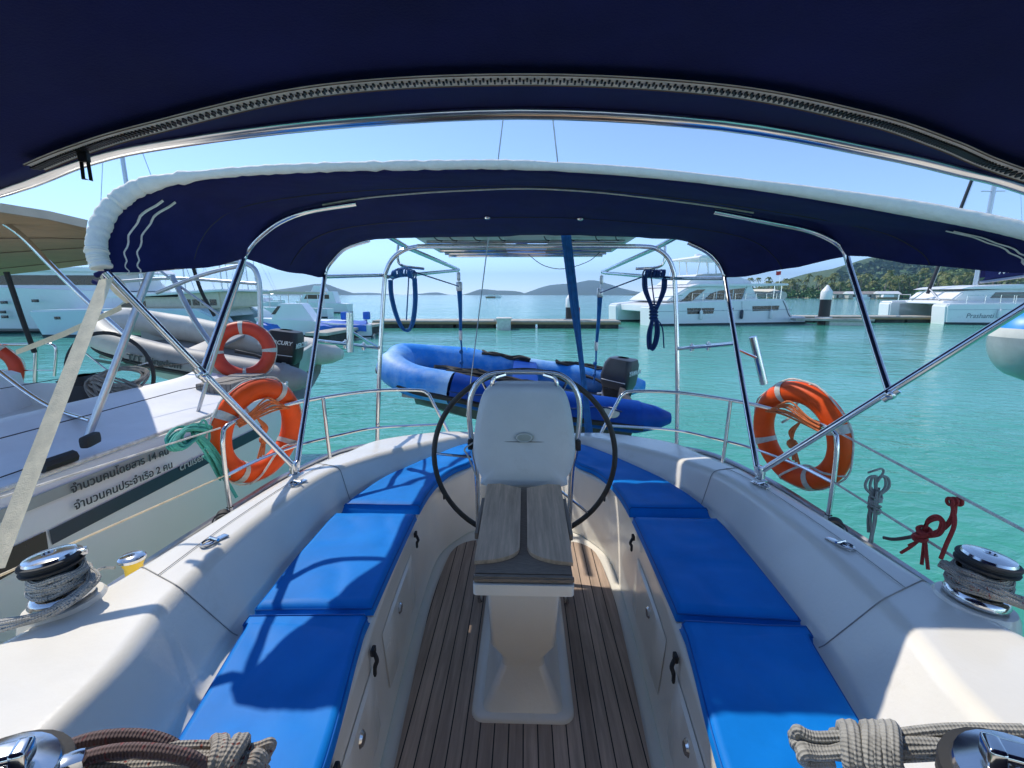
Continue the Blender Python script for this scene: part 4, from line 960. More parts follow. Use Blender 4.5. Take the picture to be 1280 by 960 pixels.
# ================================================================== NEIGHBOURING SAILBOAT
nb = empty('neighbour_sailboat', (-4.4, 2, 0), 'white sailboat moored alongside on the left with lettering and dark stripe on its hull', 'sailboat')
sh = [(-2.72, -3.0), (-2.60, 0), (-2.52, 1.97), (-2.48, 2.75), (-2.45, 3.45), (-2.42, 4.3), (-2.55, 4.75)]
shl = cat([(x, y, 1.25) for x, y in sh], 6)
def off(dx, z, dy=0): return [V((p.x+dx, p.y+dy*(p.y > 4), z)) for p in shl]
NBW = mat('neighbour_gelcoat', (.80, .81, .80), .3, amt=.03, scale=1)
MB().grid([off(-.35, -.4), off(-.10, .0), off(.0, .45), off(.02, .9), off(.0, 1.22), off(-.015, 1.25)]).add([V((-2.55, 4.75, 1.25)), V((-2.9, 4.75, -.4)), V((-6.1, 4.75, -.4)), V((-6.4, 4.75, 1.25)), V((-2.53, 4.75, .45))], [(0, 4, 1, 2, 3)]).build('hull', NBW, nb)
# deck, coaming and cockpit
MB().grid([off(-.015, 1.25), off(-.05, 1.265), off(-.50, 1.30), off(-.58, 1.33), off(-.80, 1.37), off(-.86, 1.39), off(-1.02, 1.39), off(-1.06, 1.37), off(-1.08, 1.0), off(-2.9, 1.0), off(-2.95, 1.36), off(-3.05, 1.39), off(-3.3, 1.37), off(-3.5, 1.3), off(-3.95, 1.25), off(-3.98, .2)]).build('deck', mat('neighbour_deck', (.80, .80, .81), .5, amt=.04), nb)
MB().tube([p+V((.0, 0, .022)) for p in off(-.01, 1.25)], .014, 8).build('sheer_rope', RWHITE, nb)
MB().grid([off(.019, 1.19), off(.021, 1.13)]).build('rubbing_band', mat('band_grey', (.36, .38, .36), .5), nb)
def on_hull(px, py):
    p = P(px, py, X=-2.48); 
    for _ in range(6):
        q = min(shl, key=lambda s: abs(s.y-p.y)); p = P(px, py, X=q.x+.024)
    return p
a, b, c, d = on_hull(62, 663), on_hull(330, 531), on_hull(330, 543), on_hull(66, 681)
def strip(a, b, c, d, n=12):
    top, bot = [], []
    for i in range(n+1):
        t = i/n; u = a.lerp(b, t); l = d.lerp(c, t)
        for p in (u, l):
            q = None
            for s0, s1 in zip(shl, shl[1:]):
                if s0.y <= p.y <= s1.y: q = s0.lerp(s1, (p.y-s0.y)/(s1.y-s0.y)); break
            if q: p.x = q.x+.0235
        top.append(u); bot.append(l)
    return [top, bot]
MB().grid(strip(a, b, c, d)).build('hull_stripe', DKBLUE, nb)
a, b, c, d = on_hull(-60, 720), on_hull(58, 664), on_hull(62, 690), on_hull(-60, 760)
MB().grid(strip(a, b, c, d)).build('hull_window', DARKG, nb)
def hull_text(body, p0, p1, size, m_, shear=0):
    a, b = on_hull(*p0), on_hull(*p1); a.x += .006; b.x += .006
    n = (b-a).normalized()
    return text('lettering', body, size, m_, nb, a, n, V((0, 0, 1)), shear=shear, bold=.0008, ext=.001)
hull_text('จำนวนคนโดยสาร 14 คน', (88, 617), (198, 572), .068, TEXTD)
hull_text('จำนวนคนประจำเรือ 2 คน', (92, 638), (204, 589), .068, TEXTD)
hull_text('cruiser', (224, 589), (300, 552), .085, mat('grey_lettering', (.45, .5, .5), .5))
# stanchions, dark lifelines, rails
m = MB()
for y0, y1 in (((100, 575), (205, 335)), ((247, 525), (268, 455))):
    pass
for yy, pt in ((545, 500), (580, 520)):
    pass
m.tube([P(0, 548, Y=2.4), P(110, 519, Y=2.9), P(225, 488, Y=3.6), P(330, 468, Y=4.4)], .0035, 5)
m.tube([P(0, 597, Y=2.1), P(100, 562, Y=2.6), P(185, 532, Y=3.1), P(290, 500, Y=4.0)], .0035, 5)
m.tube([P(0, 486, Y=4.2), P(120, 466, Y=4.5), P(260, 452, Y=4.8)], .004, 5)
m.build('lifeline', RUB, nb)
def nbtube(nm, pts, r, mt=STEEL): return MB().tube(cat(pts, 5) if len(pts) > 2 else pts, r, 10).build(nm, mt, nb)
nbtube('bimini_pole', [P(98, 577, Y=2.7), P(150, 440, Y=2.9), P(196, 318, Y=3.1)], .022, DULL)
nbtube('bimini_pole', [P(245, 523, Y=3.5), P(270, 440, Y=3.5), P(300, 345, Y=3.5), P(304, 330, Y=3.5)], .014, DULL)
nbtube('bimini_pole', [P(0, 275, Y=3.0), P(28, 295, Y=3.0), P(62, 330, Y=3.02), P(108, 375, Y=3.05), P(160, 422, Y=3.1)], .017)
nbtube('bimini_pole', [P(-30, 442, Y=3.3), P(30, 488, Y=3.2), P(70, 512, Y=3.1), P(113, 526, Y=2.9)], .016)
nbtube('arch_tube', [P(326, 430, Y=5.4), P(325, 370, Y=5.4), P(322, 345, Y=5.4), P(313, 332, Y=5.4), P(290, 327, Y=5.4), P(230, 333, Y=5.4), P(140, 342, Y=5.4)], .03, DULL)
nbtube('arch_tube', [P(196, 366, Y=5.0), P(255, 343, Y=5.0), P(305, 331, Y=5.0)], .022, DULL)
nbtube('arch_tube', [P(215, 345, Y=5.2), P(240, 395, Y=5.1), P(265, 432, Y=5.0)], .03, DULL)
nbtube('arch_tube', [P(196, 335, Y=5.2), P(228, 360, Y=5.2), P(290, 405, Y=5.2)], .014, DULL)
nbtube('arch_tube', [P(150, 352, Y=5.4), P(220, 348, Y=5.4), P(326, 355, Y=5.4)], .018, DULL)
nbtube('pushpit_rail', [P(0, 431, Y=5.2), P(45, 430, Y=5.2), P(65, 431, Y=5.2), P(70, 440, Y=5.2), P(68, 470, Y=5.2)], .016)
nbtube('pushpit_rail', [P(45, 432, Y=5.2), P(44, 480, Y=5.2)], .022)
nbtube('pushpit_rail', [P(0, 463, Y=5.2), P(68, 463, Y=5.2)], .009)
nbtube('backstay', [P(8, 340, Y=4.6), P(30, 405, Y=4.7), P(43, 440, Y=4.8)], .024, RUB)
nbtube('backstay', [P(240, 330, Y=5.6), P(252, 365, Y=5.6), P(268, 395, Y=5.6)], .02, RUB)
cw = P(138, 466, Y=4.5)
whn = MB().tube([cw+V((.41*math.cos(a), .05*math.cos(a), .41*math.sin(a))) for a in [2*math.pi*k/48 for k in range(48)]], .019, 8, closed=True).build('steering_wheel', RUB, nb)
for a in (135, 15, -105):
    MB().tube([cw, cw+V((.4*math.cos(R(a)), .04*math.cos(R(a)), .4*math.sin(R(a))))], .008, 6).build('spoke', STEEL, whn)
MB().grid([rr(cw.x-.16, cw.x+.16, 4.05, 4.4, .05, 1.0), rr(cw.x-.13, cw.x+.13, 4.08, 4.38, .05, 1.36), rr(cw.x-.15, cw.x+.17, 4.05, 4.4, .05, 1.40), rr(cw.x-.08, cw.x+.08, 4.1, 4.3, .03, 1.44)], closed=True).build('pedestal', RUB, nb)
MB().tube([P(64, 584, Z=1.30)+V((0, -.05, .02)), P(82, 578, Z=1.30)+V((0, .05, .02))], .035, 8).build('fairlead', RUB, nb)
MB().box(P(114, 556, Z=1.33)+V((0, 0, .03)), (.05, .14, .07), Matrix.Rotation(.3, 3, 'Z'), bev=.02).build('deck_block', RUB, nb)
MB().box((-2.88, 4.35, 1.19), (.34, .6, .40), bev=.015).build('teak_seat', teak('grey_teak', .004, .04, (.22, .20, .18), (.1, .09, .08)), nb)
# grey rope coil over its wheel pedestal
m = MB(); rg = random.Random(77); a = P(150, 482, Y=4.0)
for k in range(9):
    o = V((rg.uniform(-.1, .1), rg.uniform(-.06, .06), rg.uniform(-.05, .05)))
    m.tube(cat([a+V((-.26, 0, .05))+o*.5, a+V((-.12, -.1, .12-.03*k))+o*.3, a+V((.1, -.12, .04-.02*k))+o*.3, a+V((.18, .1, .1))+o*.4, a+V((-.1, .12, .14))+o*.3], 5, closed=True), .011, 6, closed=True)
for k in range(9):
    o = V((rg.uniform(-.04, .04), rg.uniform(-.05, .05), rg.uniform(-.04, .04)))
    e = P(182, 515, Y=3.75)
    m.tube(cat([a+V((.05, -.1, .05))+o, P(172, 490, Y=3.85)+o, P(187, 505, Y=3.75)+o, P(188, 520, Y=3.7)+o, P(178, 524, Y=3.7)+o, P(165, 508, Y=3.75)+o*1.5, a+V((.0, -.12, -.02))+o], 5), .010, 6)
m.tube(cat([P(172, 515, Y=3.7), P(180, 532, Y=3.5), P(186, 535, Y=3.45)], 4), .009, 6)
tag(m.build('rope_coil', rope_mat('old_rope', (.27, .25, .22), freq=40)), 'old grey rope coil lying over the wheel pedestal of the neighbouring boat', 'rope')
# its beige awning
aw = empty('beige_awning', (-5, 3.0, 2.4), 'beige canvas awning over the neighbouring sailboat at the left edge', 'awning')
ra = [P(-260, 262, Y=2.4), P(-60, 262, Y=2.5), P(0, 265, Y=2.6), P(60, 274, Y=2.8), P(108, 285, Y=2.9)]
rb2 = [P(-260, 352, Y=5.4), P(-60, 349, Y=5.4), P(0, 344, Y=5.4), P(60, 337, Y=5.4), P(112, 330, Y=5.4)]
rc = [P(-200, 346, Y=5.4), P(-60, 344, Y=5.4), P(20, 338, Y=5.4), P(120, 328, Y=5.4), P(330, 326, Y=5.4)]
q = MB().grid([ra, [x.lerp(y, .5)+V((0, .05, .10)) for x, y in zip(ra, rb2)], rb2]).build('canopy', BEIGE, aw)
sdd = q.modifiers.new('thickness', 'SOLIDIFY'); sdd.thickness = .006
MB().grid([[p+V((0, 0, -.001)) for p in ra], [p+V((0, .02, .05)) for p in ra]]).build('front_hem', mat('pale_hem', (.60, .50, .38), .8), aw)
m = MB()
for t in (.35, .6, .85): m.tube([x.lerp(y, t)+V((0, .05*(1-abs(2*t-1))-.01, .10*(1-abs(2*t-1))-.012)) for x, y in zip(ra, rb2)], .004, 4)
m.build('seam', mat('seam_brown', (.16, .11, .07), .8), aw)
# rings on the neighbour
life_ring(P(304, 439, Y=4.9), (.45, -1, .1), .325, .07, 'red-orange life ring with grey bands on the neighbouring boat, near the grey tender', RED, spin=-45)
life_ring(P(-14, 462, Y=5.1), (.3, -1, 0), .33, .07, 'red-orange life ring cut by the left edge of the picture', RED, spin=10)

# ================================================================== MARINA
def PB(px, Yd): return P(px, 400, Y=Yd).x
def frame_tf(px, Yd, rz, z=0): return Matrix.Translation((PB(px, Yd), Yd, z)) @ Matrix.Rotation(R(rz), 4, 'Z')
def hull_mb(Lh, B, zd, M, y0=0, flare=.85, bowrake=.5, zs=None, n=14, tw=.75, zb=-.3, stern=.0):
    """hull with the bow at -x: sections from bow to stern"""
    rows = []; zs = zs or (lambda t: zd)
    for i in range(n+1):
        t = i/n; w = B/2*min(1, (math.sin(min(1, t*2.2)*math.pi/2))**tw) if t > 0 else .02
        x = t*Lh; xr = bowrake*(1-t)**3; zt2 = zs(t)
        rows.append([V((x+xr*1.0, y0+w*.55*s if True else 0, zb)) if z == 0 else V((x+xr*(1-z), y0+w*s*(flare+(1-flare)*z), zb+(zt2-zb)*z)) for s, z in ((-1, 1), (-1, .55), (-1, .2), (-1, 0), (1, 0), (1, .2), (1, .55), (1, 1))])
    m = MB().grid(rows); k = len(m.v); m.grid([[r[0] for r in rows], [r[-1] for r in rows]])
    m.f.append(tuple(n*8+i for i in range(8)))
    return m.xf(M)
# --- motor catamaran
mc = empty('motor_catamaran', (PB(905, 34), 34, 0), 'white power catamaran with dark side windows and flybridge moored at the pontoon', 'motor yacht')
Yc = 34.0; k_ = Yc/F*1.0; Mc = Matrix.Translation((P(808, 400, Y=Yc).x, Yc-1, 0)) @ Matrix.Rotation(R(14), 4, 'Z')
LX = 13.3
def cx(px): return (px-800)/208*LX
def cz(py): return (408.5-py)*k_*.97
for y0 in (0, 5.6):
    pr = [(cx(801), -.2), (cx(799.5), cz(385)), (cx(803), cz(383)), (cx(843), cz(379)), (cx(905), cz(376.5)), (cx(972), cz(376)), (cx(978), cz(380)), (cx(987), cz(399)), (cx(1008), cz(399)), (cx(1007), -.2)]
    MB().prism(pr, y0, y0+1.6, Mc, bev=.10).build('hull', WHITEB, mc)
    MB().prism([(cx(801.5), -.25), (cx(801), .14), (cx(1007.5), .14), (cx(1007), -.25)], y0-.006, y0+1.606, Mc).build('boot_stripe', ANTIF, mc)
MB().prism([(cx(806), cz(392)), (cx(806), cz(383.5)), (cx(843), cz(379.5)), (cx(970), cz(378)), (cx(975), cz(392))], 1.5, 5.7, Mc, bev=.05).build('bridge_deck', WHITEB, mc)
for nm, poly in (('hull_window', [(845, 387), (880, 387), (879, 394), (846, 394.5)]), ('hull_window', [(899, 387), (905, 387), (905, 391), (899, 391)]), ('hull_window', [(930, 385), (967, 384.5), (966, 390.5), (931, 391.5)])):
    MB().prism([(cx(a), cz(b)) for a, b in poly], -.012, .05, Mc).build(nm, DARKG, mc)
MB().tube([Mc @ V((cx(a), -.01, cz(b))) for a, b in ((971, 378), (976, 386), (981, 396), (984, 399))], .03, 5).build('stern_line', DKBLUE, mc)
cab = MB().prism([(cx(823), cz(379)), (cx(832), cz(372)), (cx(850), cz(361)), (cx(880), cz(358.5)), (cx(930), cz(357.5)), (cx(944), cz(376.5))], .5, 6.6, Mc, bev=.12).build('saloon', WHITEB, mc)
MB().prism([(cx(872), cz(376)), (cx(879), cz(369)), (cx(890), cz(365.5)), (cx(924), cz(362)), (cx(921), cz(376))], .47, .6, Mc).build('window', DARKG, cab)
MB().prism([(cx(843), cz(378)), (cx(852), cz(368)), (cx(861), cz(364.5)), (cx(872), cz(364)), (cx(856), cz(378))], .475, .6, Mc).build('window', TINT, cab)
MB().prism([(cx(848), cz(361)), (cx(860), cz(357)), (cx(980), cz(356)), (cx(981), cz(358.5)), (cx(930), cz(360)), (cx(862), cz(360.5))], .2, 6.9, Mc, bev=.05).build('roof', WHITEB, mc)
MB().prism([(cx(920), cz(377)), (cx(926), cz(360)), (cx(932), cz(360)), (cx(943), cz(377))], .4, .8, Mc, bev=.03).build('pillar', WHITEB, mc)
MB().prism([(cx(855), cz(358)), (cx(868), cz(346)), (cx(880), cz(343.5)), (cx(915), cz(344)), (cx(940), cz(352)), (cx(945), cz(357))], 1.3, 5.8, Mc, bev=.08).build('flybridge', WHITEB, mc)
MB().prism([(cx(860), cz(352)), (cx(869), cz(345)), (cx(900), cz(343)), (cx(900), cz(346))], 1.28, 1.35, Mc).build('flybridge_screen', mat('pale_tint', (.35, .36, .37), .2), mc)
MB().prism([(cx(870), cz(324)), (cx(874), cz(320.5)), (cx(928), cz(320.5)), (cx(930), cz(325))], 1.4, 5.6, Mc, bev=.06).build('hardtop', WHITEB, mc)
m = MB()
for a, b in ((874, 871), (884, 886), (894, 897), (924, 930)):
    for y in (1.6, 5.4): m.tube([Mc @ V((cx(a), y, cz(324))), Mc @ V((cx(b), y, cz(345)))], .05, 6)
m.build('hardtop_post', WHITEB, mc)
m = MB()
for a in (806, 815, 826, 836): m.tube([Mc @ V((cx(a), .2, cz(383))), Mc @ V((cx(a), .2, cz(374)))], .025, 5)
m.tube([Mc @ V((cx(806), .2, cz(374))), Mc @ V((cx(840), .2, cz(371.5)))], .025, 5); m.build('bow_rail', STEEL, mc)
m = MB()
for a in (966, 976): m.tube([Mc @ V((cx(a), .6, cz(377))), Mc @ V((cx(a), .6, cz(357)))], .035, 5)
m.tube([Mc @ V((cx(972), .6, cz(357))), Mc @ V((cx(972), .6, cz(338)))], .02, 5); m.build('stern_post', STEEL, mc)
MB().grid([[Mc @ V((cx(966+3*i), .6+.08*math.sin(i*2), cz(345-b+(i % 2)*.6))) for i in range(3)] for b in (0, 2.5, 5)]).build('flag', FLAGR, mc)
MB().tube([Mc @ V((cx(982), .8, cz(372))), Mc @ V((cx(990), 2.5, cz(368))), Mc @ V((cx(988), 5, cz(368)))], .32, 10).build('tender', LGREY, mc)
def fender(M, x, y, z, par, mt):
    m = MB().lathe([(0, -.34), (.09, -.30), (.12, -.2), (.12, .2), (.09, .30), (.03, .36), (0, .37)], M @ V((x, y, z)), n=12); m.tube([M @ V((x, y, z+.36)), M @ V((x, y+.1, z+.95))], .012, 4); m.build('fender', mt, par)
for px_ in (862, 915, 955): fender(Mc, cx(px_), -.14, .75, mc, WHITE if px_ != 915 else DKBLUE)
for a in range(852, 972, 14): MB().tube([Mc @ V((cx(a), .15, cz(379))), Mc @ V((cx(a), .15, cz(369)))], .02, 5).build('stanchion', STEEL, mc)
m = MB()
for zz_ in (369, 373.5): m.tube([Mc @ V((cx(852), .15, cz(zz_))), Mc @ V((cx(964), .15, cz(zz_)))], .012, 4).build('guard_wire', STEEL, mc); m = MB()
for a in (886, 897, 908): MB().prism([(cx(a), cz(375.6)), (cx(a+.3), cz(364.5)), (cx(a+1.2), cz(364.3)), (cx(a+.9), cz(375.6))], .462, .5, Mc).build('window_mullion', WHITEB, cab)
MB().tube([Mc @ V((cx(905), 3.4, cz(320))), Mc @ V((cx(904), 3.4, cz(305)))], .035, 6).lathe([(0, .2), (.28, .15), (.3, 0), (0, -.05)], Mc @ V((cx(890), 3.4, cz(319))), n=14).build('radar_mast', WHITEB, mc)
MB().tube([Mc @ V((cx(801), -.008, cz(391))), Mc @ V((cx(985), -.008, cz(389.5)))], .02, 4).build('rub_line', mat('grey_line', (.45, .47, .5), .5), mc)
# --- sailing catamaran
sct = empty('sailing_catamaran', (PB(1220, 36), 36, 0), 'white sailing catamaran with its name on the bow, mast and navy sail cover', 'catamaran')
Ys = 35.5; Ms = Matrix.Translation((P(1181, 400, Y=Ys).x, Ys, 0)) @ Matrix.Rotation(R(-6), 4, 'Z'); kS = Ys/F*1.02*1.13
def sx_(px): return (px-1177)*kS
def sz(py): return (402.5-py)*kS*.92
for y0 in (0, 5.2):
    MB().prism([(sx_(1178), -.2), (sx_(1176), sz(381)), (sx_(1179), sz(379)), (sx_(1290), sz(377)), (sx_(1360), sz(378)), (sx_(1380), sz(395)), (sx_(1380), -.2)], y0, y0+1.5, Ms, bev=.10).build('hull', WHITEB, sct)
    MB().prism([(sx_(1178.5), -.25), (sx_(1178), .16), (sx_(1380.5), .16), (sx_(1380), -.25)], y0-.006, y0+1.506, Ms).build('boot_stripe', ANTIF, sct)
# far hull bow swings out to the left
Msf = Ms @ Matrix.Translation((-.75, 5.2, 0))
MB().prism([(0.1, -.2), (0, sz(380)), (.15, sz(377.5)), (5.5, sz(374.5)), (5.5, -.2)], 0, 1.5, Msf, bev=.1).build('hull', WHITEB, sct)
MB().prism([(.5, sz(380)), (.55, sz(376.5)), (1.5, sz(375)), (3.0, sz(373)), (9, sz(371)), (9, sz(388)), (3.2, sz(388)), (2.0, sz(381))], 1.2, 5.6, Ms, bev=.05).build('deck', WHITEB, sct)
cb_ = MB().prism([(sx_(1190), sz(375)), (sx_(1200), sz(365)), (sx_(1240), sz(363)), (sx_(1320), sz(363)), (sx_(1330), sz(376))], 1.0, 5.8, Ms, bev=.1).build('cabin', WHITEB, sct)
MB().prism([(sx_(1226), sz(373)), (sx_(1230), sz(366.5)), (sx_(1320), sz(366)), (sx_(1320), sz(373))], .97, 1.1, Ms).build('window', mat('grey_glass', (.10, .11, .12), .15), cb_)
MB().prism([(sx_(1195), sz(363)), (sx_(1205), sz(360)), (sx_(1245), sz(357.5)), (sx_(1330), sz(357.5)), (sx_(1335), sz(363))], .8, 6.0, Ms, bev=.08).build('roof', WHITEB, sct)
for px in (1252, 1276): MB().box(Ms @ V((sx_(px), -.0, sz(382.5))), (.5, .06, .14), bev=.02).build('porthole', DARKG, sct)
q = Ms.to_3x3()
text('lettering', 'Prashanti', .50, mat('slate_lettering', (.16, .19, .22), .5), sct, Ms @ V((sx_(1196), -.012, sz(395))), q @ V((1, 0, 0)), V((0, 0, 1)), shear=.15, ext=.004)
MB().tube([Ms @ V((sx_(1179), -.01, sz(386))), Ms @ V((sx_(1300), -.01, sz(385)))], .014, 4).build('pin_stripe', mat('stripe_grey', (.4, .45, .5), .5), sct)
mb_ = Ms @ V((sx_(1233), 3.2, sz(372)))
mst = MB().tube([mb_, mb_+V((0, 0, 17.5))], [.17, .14], 12).build('mast', DULL, sct)
MB().tube([mb_+V((-.9, 0, 8)), mb_+V((.9, 0, 8))], .04, 6).build('spreader', DULL, sct)
fst = Ms @ V((.7, 3.2, sz(368)))
MB().tube([fst, mb_+V((0, 0, 17))], [.12, .10], 10).build('furled_genoa', mat('sail_dark', (.03, .03, .04), .8), sct)
bt = P(1224, 353, Y=mb_.y-.2); be = P(1345, 336, Y=mb_.y-1.0)
MB().tube([bt, be], .12, 8).build('boom', DULL, sct)
MB().grid([[bt+V((.15, -.02, .1)), be+V((0, -.02, .12))], [bt+V((.15, -.25, .35)), be+V((0, -.2, .3))], [bt+V((.15, -.12, 1.15)), be+V((0, -.1, .75))], [bt+V((.1, .12, 1.2)), be+V((0, .1, .75))], [bt+V((.15, .25, .35)), be+V((0, .2, .3))]]).build('sail_cover', NAVY, sct)
c0 = bt.lerp(be, .2)+V((0, -.29, .62))
MB().tube(cat([c0+V((-.3, 0, -.2)), c0+V((-.1, -.02, .25)), c0+V((.05, 0, -.15)), c0+V((.25, -.02, .2)), c0+V((.4, 0, -.1))], 4), .04, 5).build('cover_emblem', TEXTW, sct)
m = MB()
for q_ in (.0, .9, 3.2): m.tube([Ms @ V((q_, 5.4, sz(377))), Ms @ V((q_, 5.4, sz(369)))], .03, 5)
m.tube([Ms @ V((0, 5.4, sz(369))), Ms @ V((.9, 5.4, sz(369)))], .03, 5)
m.build('bow_rail', STEEL, sct); m = MB()
for a, b in ((.6, -1.5), (1.9, 0), (.6, 1.5)): m.tube([Ms @ V((a, 3.2+b, sz(376))), Ms @ V((.75, 3.2, sz(362)))], .05, 5)
m.build('forestay_brace', DULL, sct); m = MB()
for px in (1195, 1212, 1240): m.tube([Ms @ V((sx_(px), .1, sz(379))), Ms @ V((sx_(px), .1, sz(370)))], .02, 5)
m.tube([Ms @ V((sx_(1195), .1, sz(370))), Ms @ V((sx_(1280), .1, sz(369)))], .012, 5)
m.build('guard_rail', STEEL, sct)

for px_ in (1225, 1262): fender(Ms, sx_(px_), -.14, .8, sct, WHITE)
for a in range(1226, 1290, 12): MB().tube([Ms @ V((sx_(a), .1, sz(378.5))), Ms @ V((sx_(a), .1, sz(369.5)))], .02, 5).build('stanchion', STEEL, sct)
for dx in (-1.2, 1.3): MB().tube([mb_+V((dx, -2.6 if dx > 0 else 2.6, .3)), mb_+V((0, 0, 16))], .018, 4).build('shroud', DULL, sct)
# --- pontoon, piles
def pontoon(x0, x1, y, w, label, grp='floating pontoons'):
    root = empty('pontoon', ((x0+x1)/2, y, 0), label, 'pontoon', grp)
    MB().box(((x0+x1)/2, y+w/2, .42), (x1-x0, w, .16), bev=.02).build('deck', CONC, root)
    m = MB(); n = int((x1-x0)/2.4)
    for i in range(n):
        xx = x0+(i+.5)*(x1-x0)/n; m.box((xx, y+w/2, .1), ((x1-x0)/n*.93, w*.9, .46), bev=.05)
    m.build('float', PONTD, root)
    MB().box(((x0+x1)/2, y-.03, .34), (x1-x0, .06, .14), bev=.01).build('fender_board', SKIN, root)
    m = MB()
    for i in range(max(2, n//2)):
        xx = x0+(i+.5)*(x1-x0)/max(2, n//2); m.box((xx, y+.2, .53), (.3, .08, .06), bev=.02); m.tube([(xx-.1, y+.2, .5), (xx-.1, y+.2, .6)], .03, 6); m.tube([(xx+.1, y+.2, .5), (xx+.1, y+.2, .6)], .03, 6)
    m.build('cleat', DULL, root)
    return root
pontoon(PB(462, 30), PB(778, 30), 30.5, 2.4, 'long grey floating pontoon across the water behind the stern arch')
pontoon(PB(985, 37), PB(1180, 37), 37.5, 2.2, 'pontoon behind the white-capped pile on the right')
r_ = empty('finger_pontoon', (PB(1060, 35), 35, 0), 'narrow finger pontoon between the two catamarans', 'pontoon', 'floating pontoons')
MB().box((PB(1045, 34), 34.5, .40), (5.2, 1.0, .16), Matrix.Rotation(R(-8), 3, 'Z'), bev=.02).build('deck', CONC, r_)
MB().box((PB(1062, 34), 34.5, .10), (2.4, .9, .42), Matrix.Rotation(R(-8), 3, 'Z'), bev=.06).build('float', mat('pale_float', (.62, .62, .55), .7), r_)
r_ = empty('finger_pontoon', (PB(440, 28), 28, 0), 'short pontoon arm leading left to the moored speedboats', 'pontoon', 'floating pontoons')
a, b = P(470, 405, Z=.5), P(395, 418, Z=.5); d = (b-a)
MB().box((a+b)/2, (d.length, 1.0, .14), Matrix.Rotation(math.atan2(d.y, d.x), 3, 'Z'), bev=.02).build('deck', CONC, r_)
MB().box((a+b)/2-V((0, 0, .28)), (d.length*.9, .8, .36), Matrix.Rotation(math.atan2(d.y, d.x), 3, 'Z'), bev=.04).build('float', PONTD, r_)
blk = MB().box(P(630, 405, Y=29.6), (.85, 1.4, .8), bev=.06); blk.box(P(630, 399, Y=29.6)+V((0, 0, .05)), (1.0, 1.5, .1), bev=.02)
tag(blk.build('mooring_block', mat('mooring_white', (.60, .58, .53), .7, amt=.15)), 'pale concrete mooring block on the front of the long pontoon', 'mooring block')
rp_ = empty('dock_pump', P(722, 400, Y=31.2), 'small red fire box standing on the long pontoon', 'fire box')
cc = P(722, 391, Y=31.2)
MB().box(cc, (.28, .28, .72), bev=.03).build('cabinet', REDP, rp_); MB().box(cc+V((0, 0, .38)), (.34, .34, .06), bev=.015).build('lid', DULL, rp_)
for px, Yd, zt2, rd, lab in ((1029, 35.2, 2.75, .37, 'black mooring pile with white cone cap beside the right pontoon'), (713, 31.8, 2.25, .34, 'dark mooring pile with white cap half hidden by the blue strap')):
    root = empty('mooring_pile', (PB(px, Yd), Yd, 0), lab, 'pile', 'mooring piles')
    xx = PB(px, Yd)
    MB().lathe([(rd, -1), (rd, zt2-.85)], (xx, Yd, 0), n=20).build('shaft', BLACK, root)
    MB().lathe([(rd*1.02, zt2-.9), (rd*1.04, zt2-.85), (rd*1.04, zt2-.35), (rd*.9, zt2-.25), (rd*.15, zt2+.15), (0, zt2+.17)], (xx, Yd, 0), n=20).build('cap', WHITE, root)
    MB().lathe([(rd*1.3, .45), (rd*1.5, .45), (rd*1.5, .58), (rd*1.3, .58)], (xx, Yd, 0), n=20).build('guide_collar', DULL, root)

# --- boats on the left
def mono(name, px, Yd, rz, Lh, B, zd, label, mt, cabin, extra=None, cat_='motor boat', grp='boats moored on the left'):
    M = frame_tf(px, Yd, rz); root = empty(name, M.translation, label, cat_, grp)
    hull_mb(Lh, B, zd, M, zs=lambda t: zd*(1.18-.25*t)).build('hull', mt, root)
    hull_mb(Lh*.985, B*.93, .12, M @ Matrix.Translation((.1, 0, 0))).build('waterline_band', ANTIF, root)
    for nm, prof, hw, m_ in cabin:
        MB().prism(prof, -hw, hw, M, bev=.04 if m_ is not DARKG and m_ is not TINT else 0).build(nm, m_, root)
    return root, M
y1, My = mono('motor_yacht', -130, 27, 6, 16, 5.2, 2.5, 'large white motor yacht with long dark window band at the far left', WHITEB,
     [('cabin', [(3, 2.4), (5, 3.5), (14, 3.5), (15, 2.4)], 2.0, WHITEB), ('window_band', [(4.4, 2.75), (5.3, 3.3), (13.6, 3.3), (13.8, 2.75)], 2.02, DARKG), ('roof', [(4.4, 3.5), (5, 3.75), (15, 3.75), (15.4, 3.5)], 2.2, WHITEB)])
for px, py in ((5, 378), (44, 376), (3, 390), (6, 396)):
    MB().box(P(px, py, Y=25.2), (.35, .1, .16), bev=.02).build('porthole', DARKG, y1)
y2 = empty('cruising_catamaran', (PB(150, 24), 24, 0), 'pale blue-hulled catamaran with cream cabin and tall mast, behind the grey tender', 'catamaran', 'boats moored on the left')
M7 = Matrix.Translation((PB(58, 24), 23.5, 0)) @ Matrix.Rotation(R(2), 4, 'Z'); kk = 24.2/F*1.1
def bx_(px): return (px-58)*kk
def bz(py): return (423-py)*kk*.85
for y0 in (0, 4.6):
    MB().prism([(bx_(62), -.2), (bx_(50), bz(391)), (bx_(52), bz(388)), (bx_(150), bz(386)), (bx_(240), bz(386)), (bx_(256), bz(396)), (bx_(263), bz(408)), (bx_(280), bz(410)), (bx_(280), -.2)], y0, y0+1.5, M7, bev=.08).build('hull', PALEB, y2)
    MB().prism([(bx_(62), -.2), (bx_(61), .12), (bx_(280.5), .12), (bx_(280.5), -.2)], y0-.01, y0+1.51, M7).build('boot_stripe', ANTIF, y2)
MB().prism([(bx_(60), bz(398)), (bx_(56), bz(387)), (bx_(240), bz(385)), (bx_(250), bz(398))], 1.3, 4.8, M7, bev=.04).build('deck', WHITEB, y2)
